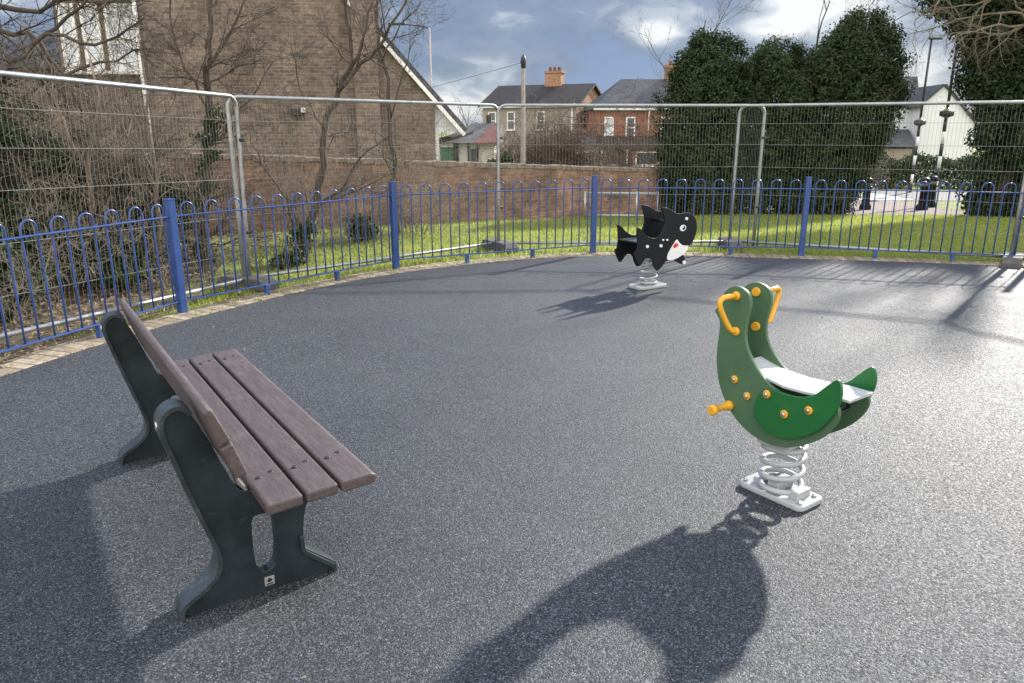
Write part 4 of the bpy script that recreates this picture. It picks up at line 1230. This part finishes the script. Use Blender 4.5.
def ivy_tree(px, py0, py1, pxw, Y, label, seed, n_=26000, mat='ever', size=.038, lobes=None, depth=.8, lean=0, dome=0):
    """tree smothered in ivy or evergreen foliage, filling a pixel box at distance Y"""
    rng = random.Random(seed)
    top, bot = P(px, py0, Y), P(px, py1, Y)
    g_ = gz(top.x, Y)
    t = thing('evergreen_tree', label, 'tree', (top.x, Y, g_), 0, 'dark evergreens beside the road')
    Hh = top.z - g_; w_ = pxw * Y / F / 2
    tk = MB()
    limb(tk, V((0, 0, -.1)), V((0, 0, 1)), Hh * .85, .13 * Hh / 5, 0, 2, rng, .08, .05, (6, 9), (30, 70), .28, .3)
    tk.build('trunk', M['bark'], t)
    mb = MB()
    # dense irregular body: many overlapping sprays whose reach varies round the crown
    prof_ = [(0.0, .72 - .5 * dome), (.12, .84 - .3 * dome), (.35, .97), (.6, 1.0), (.78, .93 - .16 * dome), (.9, .76 - .5 * dome), (.97, .5 - .6 * dome), (1.0, .2)]
    def reach(h):
        for (a_, ra), (b_, rb) in zip(prof_, prof_[1:]):
            if h <= b_: return ra + (rb - ra) * (h - a_) / (b_ - a_)
        return .1
    ph = [rng.uniform(0, 6.28) for _ in range(6)]
    def wob_(a, h): return 1 + .10 * math.sin(2 * a + ph[0] + 4 * h) + .09 * math.sin(5 * a + ph[1] - 9 * h) + .06 * math.sin(9 * a + ph[2] + 17 * h)
    nc = int(n_ / 36)
    for k in range(nc):
        h = rng.random() ** .9; a = rng.uniform(0, 2 * PI)
        q = (rng.random() ** .35) * reach(h) * wob_(a, h)
        c_ = V((math.cos(a) * w_ * q + lean * (h - .55), math.sin(a) * w_ * depth * q, max(.05, h * Hh * (.97 + .06 * math.sin(3 * a + ph[3])))))
        out = V((math.cos(a), math.sin(a), .25 + h)).normalized()
        cr_ = rng.uniform(.10, .26)
        for j in range(36):
            d = V((rng.gauss(0, 1), rng.gauss(0, 1), rng.gauss(0, .8))).normalized() * cr_ * rng.random() ** .5
            leaf_quad(mb, c_ + d + out * rng.uniform(0, .12), out + V((rng.gauss(0, .6), rng.gauss(0, .6), rng.gauss(0, .6))), size * rng.uniform(.6, 1.3), rng)
    mb.build('crown', M[mat], t)
    return t
ivy_tree(709, 41, 205, 78, 19.5, 'narrow dark evergreen left of the evergreen row beside the red house', 31, 70000, lobes=[(-.3, .88, .38), (.35, .78, .35), (-.6, .5, .4), (-.5, .2, .45)])
ivy_tree(777, 48, 205, 92, 20.2, 'lower dark evergreen in the middle of the evergreen row', 32, 70000, lobes=[(.3, .85, .4), (-.4, .8, .35), (.1, .2, .6)])
ivy_tree(850, 19, 200, 106, 20.0, 'tallest rounded evergreen in the row, beside the crossing', 33, 100000, lean=.7, dome=.3, lobes=[(-.35, .85, .42), (.45, .75, .42), (.75, .45, .35), (-.7, .55, .4), (.1, .95, .3)])

# big ivy tree at the right
rng = random.Random(77)
bt = thing('ivy_tree', 'very large dark ivy covered tree at the right with pale bare branches', 'tree', (11.8, 18.4, gz(13, 18.4)))
tk = MB()
limb(tk, V((0, 0, -.1)), V((-.05, -.05, 1)).normalized(), 8.5, .32, 0, 1, rng, .07, .05, (8, 10), (30, 65), .4, .4)
tk.build('trunk', M['bark'], bt)
mb = MB()
for (x, z, rx, rz_, n_) in ((.5, .9, 1.35, 1.3, 20000), (.35, 2.3, 1.35, 1.3, 22000), (.1, 3.7, 1.5, 1.3, 24000), (-.5, 4.5, 1.25, 1.0, 17000), (-.9, 5.0, 1.35, 1.1, 22000), (-.3, 3.9, 1.0, .8, 10000), (2.6, 2.6, 1.4, 1.6, 12000), (2.6, .9, 1.4, 1.2, 10000), (.5, 5.2, 1.7, .9, 20000), (1.9, 3.8, 1.6, 1.8, 20000), (2.0, 1.3, 1.5, 1.5, 18000), (-.35, 2.9, .7, .7, 6000), (-.5, 3.6, .6, .6, 5000)):
    foliage(mb, (x, 0, z), (rx, rx * .85, rz_), n_, .055, rng, 90, .45, .30, zmin=0)
mb.build('crown', M['ivy_b'], bt)
br = MB()
# overhanging bare boughs coming forward over the lawn
for k in range(18):
    st = V((rng.uniform(-2.0, .2), rng.uniform(-1.9, -.9), rng.uniform(4.0, 6.0)))
    dr = V((rng.uniform(-1.2, -.1), rng.uniform(-.6, .2), rng.uniform(-.35, .35))).normalized()
    limb(br, st, dr, rng.uniform(1.6, 3.3), .030, 0, 3, rng, .38, -.02, (3, 5), (25, 70), .55, .2)
for k in range(3):
    limb(br, V((.2, -.2, 3 + k * .6)), V((rng.uniform(-.6, .1), -1, rng.uniform(0, .4))).normalized(), 2.4, .05, 0, 3, rng, .3, 0, (3, 5), (25, 70), .55, .2)
br.build('bare_branch', M['twig_o'], bt)

# bare tree behind the evergreen row, its top against the sky
def bare_tree(name, loc, H_, r_, label, seed, mat='twig', levels=4, kids=(4, 6), ang=(22, 55), keep=.52, lean=(0, 0), spread=.35, wob=.16, up=.07, ivy_h=0, group=None, seg=.28, rmin=.0016):
    rng = random.Random(seed)
    t = thing(name, label, 'tree', (loc[0], loc[1], gz(*loc)), 0, group)
    mb = MB()
    limb(mb, V((0, 0, -.1)), V((lean[0], lean[1], 1)).normalized(), H_, r_, 0, levels, rng, wob, up, kids, ang, keep, seg, rmin, spread)
    mb.build('trunk', M[mat], t)
    if ivy_h:
        iv = MB()
        for k in range(int(ivy_h * 14)):
            z = ivy_h * rng.random() ** 1.3
            a = rng.uniform(0, 2 * PI); q = r_ + .03
            rad = .10 * (1.15 - z / ivy_h * .6)
            foliage(iv, (math.cos(a) * q + lean[0] * z, math.sin(a) * q + lean[1] * z, z), (rad, rad, rad * 1.6), 70, .03, rng, 6, .3, .5)
        iv.build('ivy', M['ivy'], t)
    return t
bare_tree('bare_tree', (5.9, 25.5), 6.0, .06, 'bare tree with fine twigs showing above the evergreen row', 41, 'twig_d', 4, (5, 6), (22, 50), .5, (.05, 0), .4)
bare_tree('bare_tree', (8.6, 24.6), 6.3, .06, 'bare tree with pale twigs against bright cloud behind the tallest evergreen', 42, 'twig_d', 4, (4, 6), (22, 50), .5, (.1, 0), .45)
# trees at the left, in front of the gable: stems follow the leaning, crooked lines seen in the photo
def crooked_tree(name, label, stems, Y, seed, mat, twig_len, twigs, levels=3, ivy=(), group=None, ang=(30, 75), kids=(4, 6), keep=.5, cat='tree', wob=.2):
    rng = random.Random(seed)
    base = P(stems[0][0][0][0], stems[0][0][0][1], Y); base.z = gz(base.x, Y)
    t = thing(name, label, cat, base, 0, group)
    mb = MB(); iv = MB()
    for pts, r0, r1 in stems:
        w = []
        dy = 0
        for k, (x, y) in enumerate(pts):
            q = P(x, y, Y + dy) - base
            dy += rng.uniform(-.12, .12)
            w.append(q)
        # subdivide with small kinks
        f = [w[0]]
        for a, b in zip(w, w[1:]):
            for u in (.33, .66, 1):
                q = a.lerp(b, u)
                if u < 1: q += V((rng.gauss(0, .02), rng.gauss(0, .03), rng.gauss(0, .02)))
                f.append(q)
        n_ = len(f)
        rs = [r0 + (r1 - r0) * i / (n_ - 1) for i in range(n_)]
        mb.tube(f, rs, 8)
        for k in range(twigs):
            i = min(n_ - 2, int((.12 + .88 * rng.random()) * n_))
            tg = (f[min(i + 1, n_ - 1)] - f[max(0, i - 1)]).normalized()
            ax = tg.orthogonal(); ax.rotate(Matrix.Rotation(rng.uniform(0, 2 * PI), 3, tg))
            nd = tg.copy(); nd.rotate(Matrix.Rotation(R(rng.uniform(*ang)), 3, ax))
            limb(mb, f[i], nd, twig_len * rng.uniform(.4, 1.15), max(.004, rs[i] * rng.uniform(.25, .5)), 1, levels, rng, wob, .05, kids, (22, 60), keep, .14, .0018, .2)
        for (z0, z1, rad, cnt) in ivy:
            for q, r_ in zip(f, rs):
                if z0 <= q.z <= z1: foliage(iv, q, (rad, rad, rad * 1.3), cnt, .026, rng, 8, .4, .5, zmin=0)
    mb.build('trunk', M[mat], t)
    if ivy: iv.build('ivy', M['ivy'], t)
    return t
crooked_tree('ivy_footed_tree', 'crooked bare tree with ivy at its foot in front of the brown gable',
    [([(298, 262), (304, 236), (318, 205), (324, 165), (326, 118), (338, 92), (352, 66), (350, 30), (344, -20)], .060, .020),
     ([(338, 92), (362, 62), (384, 40), (398, 15), (410, -20)], .028, .010), ([(318, 205), (345, 185), (368, 150), (398, 128)], .02, .007),
     ([(298, 250), (288, 200), (262, 165), (250, 130)], .018, .006), ([(352, 66), (366, 30), (378, -15)], .022, .009), ([(326, 130), (300, 90), (292, 50)], .016, .006)],
    9.6, 52, 'bark', .9, 11, 3, [(0, .55, .14, 130)])
crooked_tree('ivy_trunk_tree', 'bare tree with ivy wrapped trunk beside the steel mesh joint',
    [([(207, 292), (204, 240), (206, 180), (209, 120), (206, 70), (212, 30), (208, -30)], .065, .03),
     ([(206, 70), (232, 30), (250, -20)], .022, .010), ([(209, 110), (185, 70), (172, 30), (168, -20)], .02, .008), ([(208, 130), (250, 100), (275, 60)], .016, .006), ([(207, 90), (230, 72), (262, 58)], .014, .005)],
    9.0, 53, 'bark', .85, 12, 3, [(0, .9, .13, 110), (.9, 1.75, .15, 130)])
crooked_tree('slim_bare_tree', 'slim bare tree in front of the chimney breast',
    [([(398, 235), (393, 180), (390, 120), (383, 60), (376, 20), (372, -30)], .05, .02), ([(390, 120), (404, 70), (415, 40)], .018, .006), ([(383, 60), (400, 25), (420, 8)], .016, .005)],
    12.6, 54, 'twig_d', .9, 9, 3)
crooked_tree('dark_bare_tree', 'dark branched bare tree in the top left corner before the windows',
    [([(-30, 330), (-22, 200), (-18, 100), (-25, 0)], .13, .08), ([(-20, 120), (10, 62), (45, 34), (95, 45), (145, 18)], .034, .010), ([(-20, 90), (25, 70), (58, 88), (74, 128), (88, 165)], .030, .009),
     ([(-22, 30), (28, 32), (62, 72), (82, 112)], .030, .009), ([(-20, 140), (40, 84), (100, 62), (150, 48)], .028, .008), ([(-25, 0), (40, 12), (90, -10)], .034, .012), ([(45, 34), (80, 8), (100, -20)], .022, .008)],
    8.6, 55, 'twig_d', 1.0, 12, 3, kids=(4, 7))
crooked_tree('young_bare_tree', 'young bare sapling left of the ivy trunked tree',
    [([(158, 285), (160, 220), (152, 150), (148, 90), (140, 40)], .03, .010), ([(152, 150), (172, 105), (190, 75)], .014, .005), ([(156, 190), (130, 140), (118, 100)], .014, .005)],
    8.9, 57, 'twig', .8, 12, 3)
crooked_tree('slender_bare_tree', 'slender pale stemmed bare tree among the shrubs behind the left mesh panel',
    [([(92, 300), (96, 240), (88, 170), (98, 110), (90, 60)], .035, .012), ([(88, 170), (64, 120), (52, 80)], .018, .006), ([(96, 220), (122, 170), (132, 120)], .016, .006)],
    8.2, 58, 'twig', .8, 12, 3)

def bare_shrub(loc, H_, stems, spread, label, seed, mat='twig', levels=2, r_=.012, ivy_n=0, group=None, lean=0, cat='shrub', ivy_mat='ivy', ivy_size=.03, rmin=.0018, ivy_h=.25, wob=.36, up=.0, kids=(4, 6), ang=(30, 85)):
    rng = random.Random(seed)
    t = thing('bare_shrub', label, cat, (loc[0], loc[1], gz(*loc)), 0, group)
    mb = MB()
    for k in range(stems):
        a = rng.uniform(0, 2 * PI); q = rng.random() ** .5
        d = V((math.cos(a) * q * spread + lean, math.sin(a) * q * spread, 1)).normalized()
        limb(mb, V((math.cos(a) * q * .3, math.sin(a) * q * .3, -.05)), d, H_ * rng.uniform(.55, 1.05), r_ * rng.uniform(.7, 1.3), 0, levels, rng, wob, up, kids, ang, .5, .14, rmin, .15)
    mb.build('stems', M[mat], t)
    if ivy_n:
        iv = MB()
        foliage(iv, (0, 0, H_ * ivy_h * .9), (H_ * spread * .5, H_ * spread * .4, H_ * ivy_h), ivy_n, ivy_size, rng, 60, .25, .3, zmin=0)
        iv.build('foliage', M[ivy_mat], t)
    return t
G_ = 'shrubs tangled behind the steel mesh at the left'
bare_shrub((-5.8, 7.9), 2.8, 15, .6, 'tall tangle of bare stems over dark ivy at the left edge', 61, 'twig_d', 3, .016, 16000, G_, ivy_h=.45, rmin=.0026)
bare_shrub((-5.1, 8.7), 2.6, 15, .5, 'dense brown twiggy shrub below the left hand windows', 62, 'twig', 3, .013, 6000, G_, ivy_h=.35, rmin=.0026)
bare_shrub((-4.45, 9.5), 2.3, 13, .5, 'brown twiggy shrub beside the ivy trunked tree', 63, 'twig_d', 3, .012, 4200, G_, ivy_h=.3, rmin=.0026)
bare_shrub((-6.4, 9.8), 3.0, 14, .6, 'tall grey twiggy shrub in front of the house wing', 64, 'twig_d', 3, .016, 9000, G_, ivy_h=.4, rmin=.003)
bare_shrub((-4.75, 6.6), 1.4, 9, .8, 'low ivy covered tangle close behind the left mesh panel', 65, 'twig', 3, .009, 7000, G_, ivy_h=.3)
bare_shrub((-4.2, 7.9), 1.2, 9, .8, 'low leafy tangle left of the ivy trunked tree', 66, 'twig', 3, .008, 3800, G_, ivy_mat='hedge')
bare_shrub((-4.9, 7.5), 1.8, 11, .7, 'pale thorny tangle between the left mesh panel and the tall stems', 70, 'twig', 3, .010, 3500, G_, ivy_h=.3)
def thicket(loc, sx, sy, h_, n_, label, seed, mat='ivy'):
    rng = random.Random(seed)
    t = thing('ivy_thicket', label, 'bush', (loc[0], loc[1], gz(*loc)), .65, 'ivy thickets against the garden wall')
    mb = MB()
    foliage(mb, (0, 0, h_ * .5), (sx, sy, h_ * .5), n_, .04, rng, 90, .25, .35, zmin=0)
    mb.build('foliage', M[mat], t)
    st = MB()
    for k in range(9): limb(st, V((rng.uniform(-sx, sx) * .6, 0, -.05)), V((rng.uniform(-.5, .5), -.2, 1)).normalized(), h_ * 1.15, .014, 0, 2, rng, .3, .0, (4, 6), (30, 80), .5, .15, .0026, .2)
    st.build('stems', M['twig_d'], t)
thicket((-7.9, 10.1), 1.3, .5, 2.0, 13000, 'tall dark ivy thicket against the garden wall at the left edge', 201)
thicket((-5.9, 8.9), .8, .45, 1.6, 8000, 'dark green ivy thicket among the bare stems at the left edge', 203)
thicket((-4.75, 9.0), .7, .45, 1.25, 8000, 'low dark ivy thicket between the sapling and the ivy trunked tree', 204)
thicket((-6.0, 11.2), 1.1, .45, 1.5, 9000, 'dark ivy thicket against the garden wall behind the brown shrubs', 202)
bare_shrub((-2.9, 11.1), 1.7, 18, .6, 'thin pale brambles in front of the garden wall', 67, 'twig', 3, .006, 0, G_)
bare_shrub((-2.3, 11.6), .9, 16, .7, 'small grey green bush at the wall foot right of the crooked tree', 68, 'twig_d', 2, .006, 2200, G_)
bare_shrub((-2.75, 9.2), .5, 12, 1.0, 'low ivy clump at the foot of the crooked tree', 69, 'twig', 1, .004, 1400, G_, ivy_size=.022)
bare_shrub((-1.55, 12.8), 2.0, 18, .6, 'pale arching twigs in front of the chimney breast', 71, 'twig', 3, .007, 0, G_)
q = P(556, 160, 33)
bare_shrub((q.x, 33), 3.7, 70, .6, 'rounded russet bare bush in front of the dark roofed house', 72, 'twig_r', 3, .03, rmin=.009)
q = P(880, 170, 30)
bare_shrub((q.x, 33.6), 2.3, 70, .8, 'rounded pale brown bush across the road beside the hedge', 73, 'twig', 3, .02, rmin=.010)
q = P(650, 175, 21)
bare_shrub((q.x - .2, 22.5), 3.2, 30, .4, 'brown bare bush left of the evergreens', 74, 'twig_r', 3, .014, rmin=.005)
q = P(445, 152, 26)

def hedge(x0, x1, y, h_, d_, label, seed, n_=14000, size=.06, mat='hedge'):
    rng = random.Random(seed)
    t = thing('hedge', label, 'hedge', ((x0 + x1) / 2, y, gz(x0, y)))
    mb = MB(); L = x1 - x0
    st = MB()
    for k in range(int(L / .35)):
        limb(st, V((-L / 2 + .35 * k + .15, 0, -.05)), V((0, 0, 1)), h_ * .85, .02, 0, 1, rng, .15, .05, (3, 5), (20, 50), .4, .25)
    st.build('stems', M['bark'], t)
    for k in range(n_):
        u, v_, w_ = rng.uniform(-L / 2, L / 2), rng.uniform(-d_ / 2, d_ / 2), h_ * rng.random() ** .8
        f_ = rng.randrange(3)
        if f_ == 0: v_ = -d_ / 2 + rng.gauss(0, .07)
        elif f_ == 1: w_ = h_ + rng.gauss(0, .08)
        w_ += .12 * math.sin(u * 2.3 + seed) + .07 * math.sin(u * 5.1)
        leaf_quad(mb, V((u, v_, max(.02, w_))), V((rng.gauss(0, .6), -.6 + rng.gauss(0, .5), .6 + rng.gauss(0, .4))), size * rng.uniform(.7, 1.3), rng)
    mb.build('foliage', M[mat], t)
    return t
hedge(P(890, 170, 34).x, P(1060, 170, 34).x, 35.2, 1.25, 1.0, 'dark green hedge in front of the white house', 81, 16000)
hedge(P(487, 150, 31).x, P(513, 150, 31).x, 31.5, 1.3, .5, 'small clipped green hedge beyond the wall by the lamp post', 82, 3500, .05)
hedge(P(700, 170, 38).x, P(884, 170, 38).x, 38.5, 1.7, 1.0, 'long hedge across the road behind the evergreen row', 84, 16000, .07)
rng = random.Random(303)
ft = MB()
for k in range(130):
    x = rng.uniform(-70, 110); y = 100 + rng.uniform(-8, 12)
    foliage(ft, (x, y, gz(x, y) + rng.uniform(1.2, 2.6)), (3.2, 2, rng.uniform(1.6, 2.6)), 260, .28, rng, 14, .4, .4)
tag(ft.build('far_trees', M['far']), 'grey brown line of far off trees along the horizon', 'trees', kind='stuff')
hedge(14.2, 24, 21.5, 1.9, 1.2, 'dark hedge under the large ivy tree at the right', 83, 16000, .06, 'ivy')
# distant trees closing the view
rng = random.Random(5)
for k, (px, Y, H_) in enumerate(((440, 75, 5.5), (470, 90, 6.5), (500, 85, 6))):
    q = P(px, 150, Y)
    bare_tree('distant_tree', (q.x, Y), H_, .12, ['far bare tree just right of the low roof slope', 'far bare tree rising over the bungalow roof', 'far bare tree behind the dark roofed house'][k], 90 + k, 'twig_d', 3, (5, 7), (20, 50), .5, (0, 0), .3, .15, .06, seg=.5)
